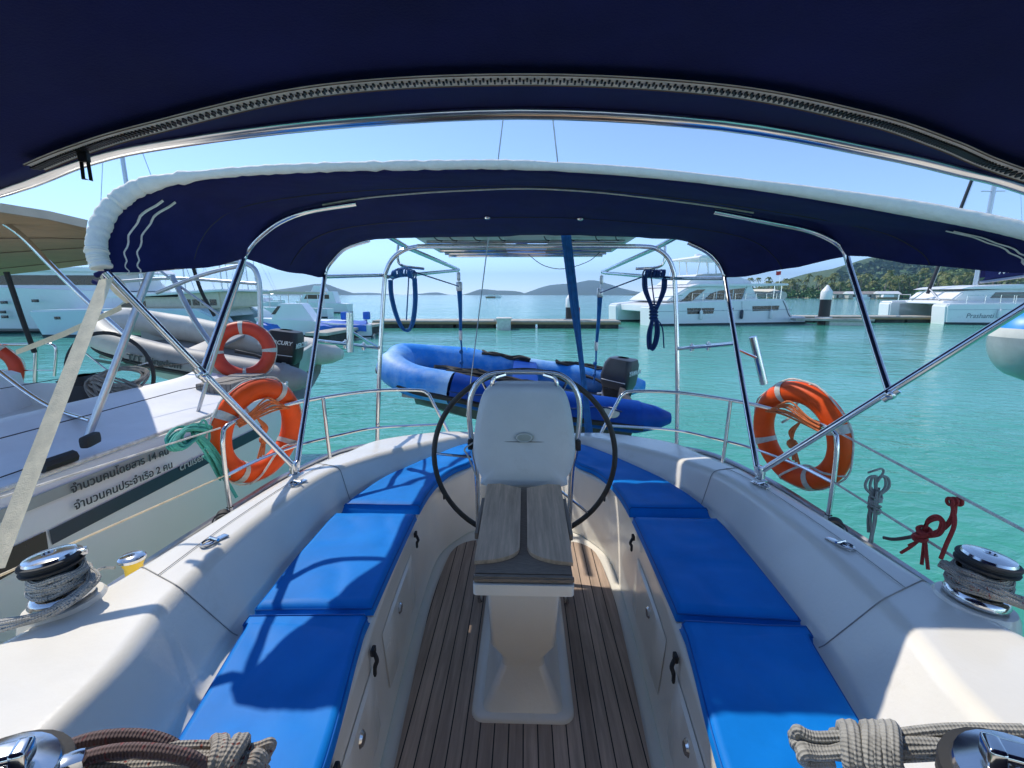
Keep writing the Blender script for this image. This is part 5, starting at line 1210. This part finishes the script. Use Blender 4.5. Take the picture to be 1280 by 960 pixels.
cb2 = MB().prism([(bx_(130), bz(386)), (bx_(145), bz(374)), (bx_(160), bz(371)), (bx_(206), bz(371)), (bx_(212), bz(364)), (bx_(255), bz(362)), (bx_(256), bz(386))], .9, 5.2, M7, bev=.08).build('cabin', BROWNC, y2)
MB().prism([(bx_(136), bz(384)), (bx_(148), bz(377)), (bx_(168), bz(376)), (bx_(168), bz(384))], .87, .95, M7).build('window', TINT, cb2)
for a in (213, 223, 233, 243): MB().prism([(bx_(a), bz(382)), (bx_(a), bz(374)), (bx_(a+7.5), bz(374)), (bx_(a+7.5), bz(382))], .87, .95, M7).build('window', DARKG, cb2)
MB().prism([(bx_(125), bz(372)), (bx_(140), bz(368)), (bx_(262), bz(360)), (bx_(264), bz(363)), (bx_(170), bz(370))], .6, 5.5, M7, bev=.05).build('roof', WHITEB, y2)
MB().box(M7 @ V((bx_(205), -.01, bz(397))), (.3, .05, .14)).build('porthole', DARKG, y2)
MB().box(M7 @ V((bx_(82), -.01, bz(398))), (.3, .05, .14)).build('porthole', DARKG, y2)
mp_ = P(181, 380, Y=27); MB().tube([mp_, mp_+V((0, 0, 14))], .11, 8).build('mast', DULL, y2)
MB().tube([mp_+V((0, 0, 13)), P(120, 380, Y=27)], .02, 5).build('forestay', DULL, y2); MB().tube([mp_+V((0, 0, 13)), P(250, 380, Y=27)], .02, 5).build('backstay', DULL, y2)
MB().tube([P(205, 378, Y=27)+V((0, 0, 1)), P(175, 378, Y=27)+V((0, 0, 9))], .015, 5).build('shroud', DULL, y2)
# open day boats
for px, Yd, rz, Lh, B, zd, lab, cab in (
  (318, 24, 12, 4.6, 1.9, .85, 'white open speedboat with small windscreen beside the tarped boat', [('console', [(1.0, .8), (1.5, 1.75), (2.6, 1.75), (3.2, .8)], .8, WHITEB), ('windscreen', [(1.1, 1.2), (1.45, 1.62), (1.6, 1.62), (1.3, 1.2)], .82, DARKG)]),
  (392, 23.2, 16, 2.8, 1.5, .72, 'small white boat under a bright blue tarp', [])):
    root, M = mono('speedboat', px, Yd, rz, Lh, B, zd, lab, WHITEB, cab, cat_='speedboat')
    if 'tarp' in lab:
        rows = []
        for i in range(9):
            t = i/8; rows.append([M @ V((.3+t*2.3, -.8+1.6*j/6, .66+.22*math.sin(math.pi*j/6)+.03*math.sin(i*2.1+j))) for j in range(7)])
        rows = [[v+V((0, 0, 0)) for v in r] for r in rows]
        MB().grid(rows).grid([[r[0] for r in rows], [r[0]+V((0, -.02, -.32+.03*math.sin(i))) for i, r in enumerate(rows)]]).build('tarp', TARP, root)
        for dx in (1.5, 2.6): MB().box(M @ V((dx, .1, 1.12)), (.34, .3, .42), bev=.08).build('engine_cover', TARP, root)
    else:
        m = MB()
        for dx in (.6, 2.2, 3.8): m.tube([M @ V((dx, -.8, .8)), M @ V((dx, -.8, 1.15))], .02, 5)
        m.tube([M @ V((.6, -.8, 1.15)), M @ V((3.8, -.8, 1.15))], .02, 5); m.build('hand_rail', STEEL, root)
        MB().tube([M @ V((.4, -.95, .62)), M @ V((4.4, -.95, .58))], .05, 6).build('rub_rail', BROWNC, root)
root, M = mono('tour_boat', 318, 44, 8, 7.2, 2.4, .9, 'pale canopied tour boat farther out on the left', WHITEB, [('canopy', [(.8, 2.3), (1.0, 2.55), (6.6, 2.45), (6.8, 2.25)], 1.2, BROWNC)], cat_='tour boat')
for dx in (1.2, 3, 4.8, 6.4):
    for y in (-1, 1): MB().tube([M @ V((dx, y, .8)), M @ V((dx, y, 2.3))], .04, 5).build('canopy_post', DULL, root)
root, M = mono('white_cruiser', 372, 56, 4, 6.5, 2.4, 1.2, 'white cabin cruiser far out on the left', WHITEB, [('cabin', [(.6, 1.1), (1.6, 2.6), (4.8, 2.6), (5.2, 1.1)], 1.0, WHITEB), ('flybridge', [(2.2, 2.6), (2.6, 3.3), (3.4, 3.3), (3.8, 2.6)], .8, WHITEB), ('window', [(1.4, 1.7), (1.7, 2.2), (4.4, 2.2), (4.4, 1.7)], 1.01, TINT)], cat_='cabin cruiser')
# distant yachts with masts among the left-hand moorings
for i, (px, Yd, hm) in enumerate(((205, 60, 12), (228, 70, 13), (247, 62, 11), (268, 80, 15), (286, 75, 12), (303, 95, 15), (172, 66, 14), (150, 85, 13))):
    M = frame_tf(px, Yd, rnd.uniform(-15, 15)); root = empty('moored_yacht', M.translation, 'distant yacht with bare mast on the left, %s' % ['first from the left arch pole', 'with a pale hull', 'with the shorter mast', 'with the tall mast', 'near the arch corner', 'farthest to the right', 'over the catamaran cabin', 'over the catamaran bow'][i], 'yacht', 'distant yachts on the left')
    hull_mb(9, 2.8, 1.1, M).build('hull', WHITEB if i % 3 else PALEB, root)
    MB().prism([(2.5, 1.0), (3.2, 1.7), (6.5, 1.6), (7, 1.0)], -.9, .9, M, bev=.05).build('cabin', WHITEB, root)
    m = MB(); b_ = M @ V((3.8, 0, 1.0)); m.tube([b_, b_+V((0, 0, hm))], .09, 6); m.tube([b_+V((0, 0, hm)), M @ V((.2, 0, 1.2))], .02, 4); m.tube([b_+V((0, 0, hm)), M @ V((8.8, 0, 1.1))], .02, 4); m.tube([b_+V((0, 0, 1.3)), b_+V((3.6, 0, 1.3))], .14, 6)
    m.build('rigging', DULL, root)
# tiny craft in the bay
for i, (px, Yd, w, lab) in enumerate(((607, 320, 7, 'tiny dark ferry on the horizon left of the mast line'), (616, 330, 6, 'tiny pale ferry on the horizon beside a dark one'), (1092, 230, 9, 'small pale boat moored off the palm shore'), (1062, 240, 8, 'low boat near the shore huts'), (1135, 220, 6, 'small boat off the palm shore right of the pile'))):
    M = frame_tf(px, Yd, 0); root = empty('small_boat', M.translation, lab, 'boat', 'small boats in the bay')
    hull_mb(w, 2.2, 1.0, M).build('hull', WHITEB if i % 2 else SKIN, root)
    MB().prism([(w*.25, .9), (w*.28, 2.2), (w*.8, 2.2), (w*.85, .9)], -.8, .8, M, bev=.05).build('cabin', WHITEB, root)

# ================================================================== WATER, LAND
def water_mat():
    m, nt, b = _new('sea_water')
    tc = N(nt, 'ShaderNodeTexCoord'); co = tc.outputs['Object']
    n0 = N(nt, 'ShaderNodeTexNoise', Scale=.05, Detail=3.0); L(nt, co, n0.inputs['Vector'])
    c = ramp(nt, n0.outputs[0], [(.3, (.050, .30, .225)), (.7, (.085, .39, .30))])
    L(nt, c, b.inputs['Base Color']); b.inputs['Roughness'].default_value = .06; b.inputs['IOR'].default_value = 1.33; b.inputs['Specular IOR Level'].default_value = .5
    mp = N(nt, 'ShaderNodeMapping'); mp.inputs['Scale'].default_value = (.75, 1.5, 1); mp.inputs['Rotation'].default_value = (0, 0, R(-18)); L(nt, co, mp.inputs[0])
    w1 = N(nt, 'ShaderNodeTexNoise', Scale=3.2, Detail=4.0, Roughness=.55, Distortion=.5); L(nt, mp.outputs[0], w1.inputs['Vector'])
    w2 = N(nt, 'ShaderNodeTexNoise', Scale=.7, Detail=3.0, Distortion=.4); L(nt, mp.outputs[0], w2.inputs['Vector'])
    w3 = N(nt, 'ShaderNodeTexNoise', Scale=11.0, Detail=3.0); L(nt, mp.outputs[0], w3.inputs['Vector'])
    h = math_n(nt, 'ADD', math_n(nt, 'MULTIPLY', w1.outputs[0], .10), math_n(nt, 'ADD', math_n(nt, 'MULTIPLY', w2.outputs[0], .22), math_n(nt, 'MULTIPLY', w3.outputs[0], .018)))
    n5 = N(nt, 'ShaderNodeTexNoise', Scale=.11, Detail=3.0); L(nt, mp.outputs[0], n5.inputs['Vector'])
    h = math_n(nt, 'MULTIPLY', h, ramp(nt, n5.outputs[0], [(.35, (.35, .35, .35)), (.62, (1, 1, 1))]))
    bp = N(nt, 'ShaderNodeBump', Strength=.55, Distance=1.0); L(nt, h, bp.inputs['Height']); L(nt, bp.outputs[0], b.inputs['Normal'])
    return m
rows = []
for rr_ in (0, 40, 200, 1000, 4000, 12000): rows.append([V((max(.01, rr_)*math.cos(2*math.pi*k/48), max(.01, rr_)*math.sin(2*math.pi*k/48), 0)) for k in range(48)])
struct(MB().grid(rows, closed=True).build('sea_water', water_mat(), None, smooth=False, loc=(0, 0, 0)))

def hill_mat(name, c1, c2, sc_):
    m, nt, b = _new(name)
    tc = N(nt, 'ShaderNodeTexCoord'); co = tc.outputs['Object']
    n0 = N(nt, 'ShaderNodeTexNoise', Scale=sc_, Detail=10.0, Roughness=.75); L(nt, co, n0.inputs['Vector'])
    vo = N(nt, 'ShaderNodeTexVoronoi', Scale=sc_*9); L(nt, co, vo.inputs['Vector'])
    f = math_n(nt, 'ADD', math_n(nt, 'MULTIPLY', n0.outputs[0], .8), math_n(nt, 'MULTIPLY', vo.outputs[0], .25))
    L(nt, ramp(nt, f, [(.35, c1), (.75, c2)]), b.inputs['Base Color']); b.inputs['Roughness'].default_value = .9
    bp = N(nt, 'ShaderNodeBump', Strength=1.0, Distance=6.0); L(nt, f, bp.inputs['Height']); L(nt, bp.outputs[0], b.inputs['Normal'])
    return m
FOREST = hill_mat('forest_slope', (.03, .07, .026), (.11, .17, .055), .03)
FOREST2 = hill_mat('far_forest', (.02, .05, .02), (.06, .10, .035), .006)
def ridge(name, outline, Yd, depth, m, seed, nv=14, rough=1.0, label=None):
    """a hill whose skyline passes through measured points at distance Yd"""
    pts = [P(px, py, Y=Yd) for px, py in outline]; pts = cat(pts, 8); rows = []
    for i in range(nv+1):
        t = i/nv; row = []
        for j, p in enumerate(pts):
            prof = math.sin(t*math.pi*.5) if t <= 1 else 1
            y = Yd-depth*(1-t); k = y/Yd
            z = max(0, p.z)*prof**1.1
            nz = NZ.fractal(V((p.x/depth*3.2, y/depth*3.2, seed)), 1.0, 2.0, 5)
            row.append(V((p.x*(.9+.1*k), y, -2+(z+2)*(1+.10*rough*nz*(1-t)) + (z*.035*nz*rough if t == 1 else 0))))
        rows.append(row)
    rows.append([V((p.x, p.y+depth*.6, -2)) for p in rows[-1]])
    return struct(MB().grid(rows).build(name, m, None, ang=180))
ridge('far_mountain', [(290, 373), (330, 368), (365, 362), (395, 357), (407, 355), (418, 359), (432, 367), (445, 373)], 3000, 700, FOREST2, 1)
ridge('far_mountain', [(400, 373), (430, 368), (455, 366), (480, 367), (505, 370), (520, 369), (545, 365.5), (560, 369), (580, 372), (600, 373)], 4600, 800, FOREST2, 2)
ridge('far_mountain', [(578, 372), (592, 365), (603, 361.5), (622, 363), (645, 364), (660, 368), (672, 372)], 3600, 600, FOREST2, 3)
ridge('far_mountain', [(640, 372), (660, 365), (685, 357), (715, 354), (737, 350.5), (752, 353), (775, 361), (800, 366), (840, 370), (870, 372)], 4000, 800, FOREST2, 4)
ridge('headland', [(760, 371), (800, 367), (840, 366), (880, 367), (930, 366), (960, 364), (1000, 360)], 1500, 300, FOREST2, 5)
fh = ridge('forest_hill', [(930, 366), (980, 351), (1010, 342), (1040, 335), (1075, 325), (1105, 320), (1140, 322), (1175, 328), (1215, 334), (1270, 340), (1340, 352), (1420, 372)], 900, 420, FOREST, 6, nv=22, rough=1.6)
cs = ridge('coastal_slope', [(955, 367), (1000, 361), (1040, 356), (1090, 351), (1150, 344), (1200, 338), (1260, 334), (1340, 332), (1450, 345), (1500, 372)], 420, 150, FOREST, 8, nv=14, rough=1.5)
def hillside(o, n, size, seed, zmin=2):
    rg = random.Random(seed); me = o.data; ps = [p for p in me.polygons if p.normal.y < -.05]; m = MB(); ar = [p.area for p in ps]
    for p in rg.choices(ps, ar, k=n):
        vs = [o.matrix_basis @ me.vertices[i].co for i in p.vertices]; a, b = rg.random(), rg.random()
        c = vs[0].lerp(vs[1], a).lerp(vs[3].lerp(vs[2], a), b)
        if c.z < zmin: continue
        sz_ = size*rg.uniform(.55, 1.35)
        for k in range(5):
            d = V((rg.gauss(0, .5), rg.gauss(0, .5), rg.uniform(.0, .9)))*sz_
            u = V((rg.gauss(0, 1), rg.gauss(0, .5), rg.gauss(0, .7))).normalized()*sz_*rg.uniform(.35, .6); w = u.cross(V((rg.gauss(0, 1), rg.gauss(0, 1), rg.gauss(0, 1)))).normalized()*sz_*rg.uniform(.3, .5)
            q = len(m.v); m.v += [c+d-u, c+d+w, c+d+u, c+d-w]; m.f.append((q, q+1, q+2, q+3))
    return m
# shore strip
shp = []
for px, Yd in ((955, 330), (1000, 300), (1050, 275), (1100, 258), (1150, 246), (1200, 236), (1260, 228), (1340, 222), (1440, 220)): shp.append(V((P(px, 370, Y=Yd).x, Yd, 0)))
shc = cat(shp, 5)
struct(MB().grid([[p+V((0, 0, -.6)) for p in shc], [p+V((1, 5, .6)) for p in shc], [p+V((3, 20, 1.5)) for p in shc], [p+V((10, 120, 3)) for p in shc]]).build('shore_ground', SAND))
struct(hillside(fh, 9000, 7.0, 41).build('hill_forest', mat('hill_leaves', (.05, .10, .035), .7, amt=.5, scale=.03, stain=(.10, .15, .05), sstop=(.5, .7), stscale=.04), None, smooth=False), 'stuff', 'green forest covering the tall hill on the far right', 'forest')
struct(hillside(cs, 8000, 3.6, 42).build('slope_forest', mat('slope_leaves', (.07, .13, .035), .7, amt=.5, scale=.08, stain=(.15, .20, .055), sstop=(.48, .7), stscale=.09), None, smooth=False), 'stuff', 'mixed green trees on the slope behind the shore palms', 'forest')
# leafy undergrowth, one mass
rg = random.Random(3); m = MB()
for i in range(2600):
    j = rg.random()*(len(shc)-1); q = shc[int(j)].lerp(shc[min(int(j)+1, len(shc)-1)], j % 1); dpt = 4+rg.random()**1.3*75
    c = q+V((rg.uniform(-2, 2), dpt, 1+dpt*.055*rg.random()+rg.random()*3.4*(.6+.4*math.sin(j*2.2))))
    for k in range(7):
        d = V((rg.gauss(0, 1), rg.gauss(0, 1), rg.gauss(0, .8)))*1.0
        a = V((rg.gauss(0, 1), rg.gauss(0, .6), rg.gauss(0, 1))).normalized()*rg.uniform(.5, 1.3); b = a.cross(V((rg.gauss(0, 1), rg.gauss(0, 1), rg.gauss(0, 1)))).normalized()*rg.uniform(.35, .9)
        o = len(m.v); m.v += [c+d-a, c+d+b, c+d+a*1.1, c+d-b*.8]; m.f.append((o, o+1, o+2, o+3))
bsh = m.build('undergrowth', BUSH, None, smooth=False); struct(bsh, 'stuff', 'dense green undergrowth along the shore under the palms', 'undergrowth')
# palms
def palm(seed, H):
    rg = random.Random(seed); root = empty('palm_tree', (0, 0, 0), '', 'palm tree', 'coconut palms along the shore')
    lean = V((rg.uniform(-.22, .22)*H, rg.uniform(-.1, .1)*H, H)); pts = cat([(0, 0, -.5), V((lean.x*.2, lean.y*.2, H*.4)), V((lean.x*.6, lean.y*.6, H*.75)), lean], 4)
    MB().tube(pts, [.26-.13*i/(len(pts)-1) for i in range(len(pts))], 7).build('trunk', PALMT, root)
    m = MB()
    for f in range(20):
        az = f*2.399+rg.uniform(-.2, .2); el = rg.uniform(-.15, 1.15); Lf = rg.uniform(2.8, 3.9)
        h = V((math.cos(az), math.sin(az), 0)); spine = []
        for i in range(8):
            t = i/7; spine.append(lean+h*(Lf*t*math.cos(el)*(1-.12*t))+V((0, 0, Lf*(t*math.sin(el)-t*t*(.62+.25*rg.random())*1.0))))
        sdv = h.cross(V((0, 0, 1)))
        for i in range(1, 8):
            for q in (0, .5):
                c = spine[i-1].lerp(spine[i], q); dr = (spine[i]-spine[i-1]).normalized()
                ll = .95*math.sin(math.pi*min(1, (i-.4+q*.5)/8.2))**.6+.15
                for s in (-1, 1):
                    tip = c+sdv*s*ll*.75+dr*ll*.45+V((0, 0, -ll*rg.uniform(.25, .6))); o = len(m.v)
                    m.v += [c, c+dr*.26, tip]; m.f.append((o, o+1, o+2))
    m.build('crown', FROND, root, smooth=False)
    return root
protos = [palm(s, 1.0*h) for s, h in ((1, 9), (2, 11), (3, 8), (4, 12.5), (5, 7))]
first = set(); rg = random.Random(12)
NP = 120
for i in range(NP):
    j = (i+rg.random()*.9)/NP*(len(shc)-1); q = shc[int(j)].lerp(shc[min(int(j)+1, len(shc)-1)], j % 1)
    dpt = 6+55*rg.random()**1.4; pi_ = rg.randrange(5)
    o = protos[pi_] if pi_ not in first else copy_tree(protos[pi_]); first.add(pi_)
    o.location = q+V((rg.uniform(-3, 3), dpt, .6+dpt*.05)); s = rg.uniform(.72, 1.08); o.scale = (s, s, s); o.rotation_euler = (0, 0, rg.uniform(0, 6.28))
    o['label'] = 'coconut palm in the dense belt of palms along the far right shore'
# huts on the shore
for i, (px, w, lab) in enumerate(((1072, 9, 'low pale-roofed hut at the waterline nearest the black pile'), (1094, 12, 'long grey-roofed shed on the far shore'), (1112, 10, 'pale shed on the far shore left of the catamaran bow'), (1050, 6, 'small hut at the left end of the palm shore'))):
    Yd = 250-.2*(px-1050); x = P(px, 370, Y=Yd).x; root = empty('shore_hut', (x, Yd, .3), lab, 'hut', 'huts on the shore')
    MB().box((x, Yd+2, 1.5), (w, 4, 2.4)).build('wall', HUTW, root)
    MB().prism([(-.6, 2.6), (2, 3.9), (4.6, 2.6)], -w/2-.5, w/2+.5, Matrix.Translation((x, Yd, 0)) @ Matrix.Rotation(R(90), 4, 'Z') @ Matrix.Diagonal((1, 1, 1, 1))).build('roof', ROOF if i % 2 else WHITE, root)
    MB().box((x-w*.2, Yd-.02, 1.3), (1.0, .06, 1.7)).build('door', BLACK, root)

# haze
hz = MB().box((0, 3900, 190), (12000, 9400, 388)); hz.v = [v+V((0, 0, 3)) for v in hz.v]
hm, nt, b = _new('haze_air'); nt.nodes.remove(b)
pv = N(nt, 'ShaderNodeVolumePrincipled'); pv.inputs['Color'].default_value = (.42, .68, 1.0, 1); pv.inputs['Density'].default_value = .00019; pv.inputs['Anisotropy'].default_value = .2
L(nt, pv.outputs[0], nt.nodes['Material Output'].inputs['Volume'])
hz = hz.build('haze', hm, None, smooth=False); hz['kind'] = 'stuff'; hz['label'] = 'pale sea haze over the bay'; hz['category'] = 'haze'

# ================================================================== LIGHT, CAMERA
SD = V((.69, -.55, -1.0)).normalized()
el = math.asin(-SD.z); az = math.atan2(-SD.x, -SD.y)
w = bpy.data.worlds.new('World'); sc.world = w; w.use_nodes = True; nt = w.node_tree
sky = nt.nodes.new('ShaderNodeTexSky'); sky.sky_type = 'NISHITA'; sky.sun_disc = False; sky.sun_elevation = el; sky.sun_rotation = az
sky.air_density = .55; sky.dust_density = .0; sky.ozone_density = 2.2; sky.altitude = 0
bg = nt.nodes['Background']; bg.inputs[1].default_value = .15; L(nt, sky.outputs[0], bg.inputs[0])
sl = bpy.data.lights.new('sun', 'SUN'); sl.energy = 2.2; sl.angle = R(.53); sl.color = (1.0, .94, .84)
so_ = bpy.data.objects.new('sun', sl); COL.objects.link(so_); so_.rotation_mode = 'QUATERNION'; so_.rotation_quaternion = SD.to_track_quat('-Z', 'Y'); so_.location = (0, 0, 30)
cam = bpy.data.cameras.new('camera'); cam.sensor_width = 36; cam.lens = 36*F/1280; cam.clip_start = .02; cam.clip_end = 30000
co = bpy.data.objects.new('camera', cam); COL.objects.link(co); co.location = (0, 0, CZ)
co.rotation_mode = 'QUATERNION'; co.rotation_quaternion = Matrix((cr, cu, -cf)).transposed().to_quaternion()
sc.camera = co
sc.view_settings.view_transform = 'Standard'; sc.view_settings.look = 'None'; sc.view_settings.exposure = 1.0; sc.view_settings.gamma = 1; sc.view_settings.use_curve_mapping = False
sc.render.engine = 'CYCLES'
cy = sc.cycles; cy.max_bounces = 10; cy.diffuse_bounces = 7; cy.glossy_bounces = 4; cy.transmission_bounces = 3; cy.volume_bounces = 0; cy.transparent_max_bounces = 6
cy.use_denoising = True; cy.sample_clamp_indirect = 6; cy.caustics_reflective = False; cy.caustics_refractive = False
for o in bpy.data.objects:
    if '_o' in o: del o['_o']
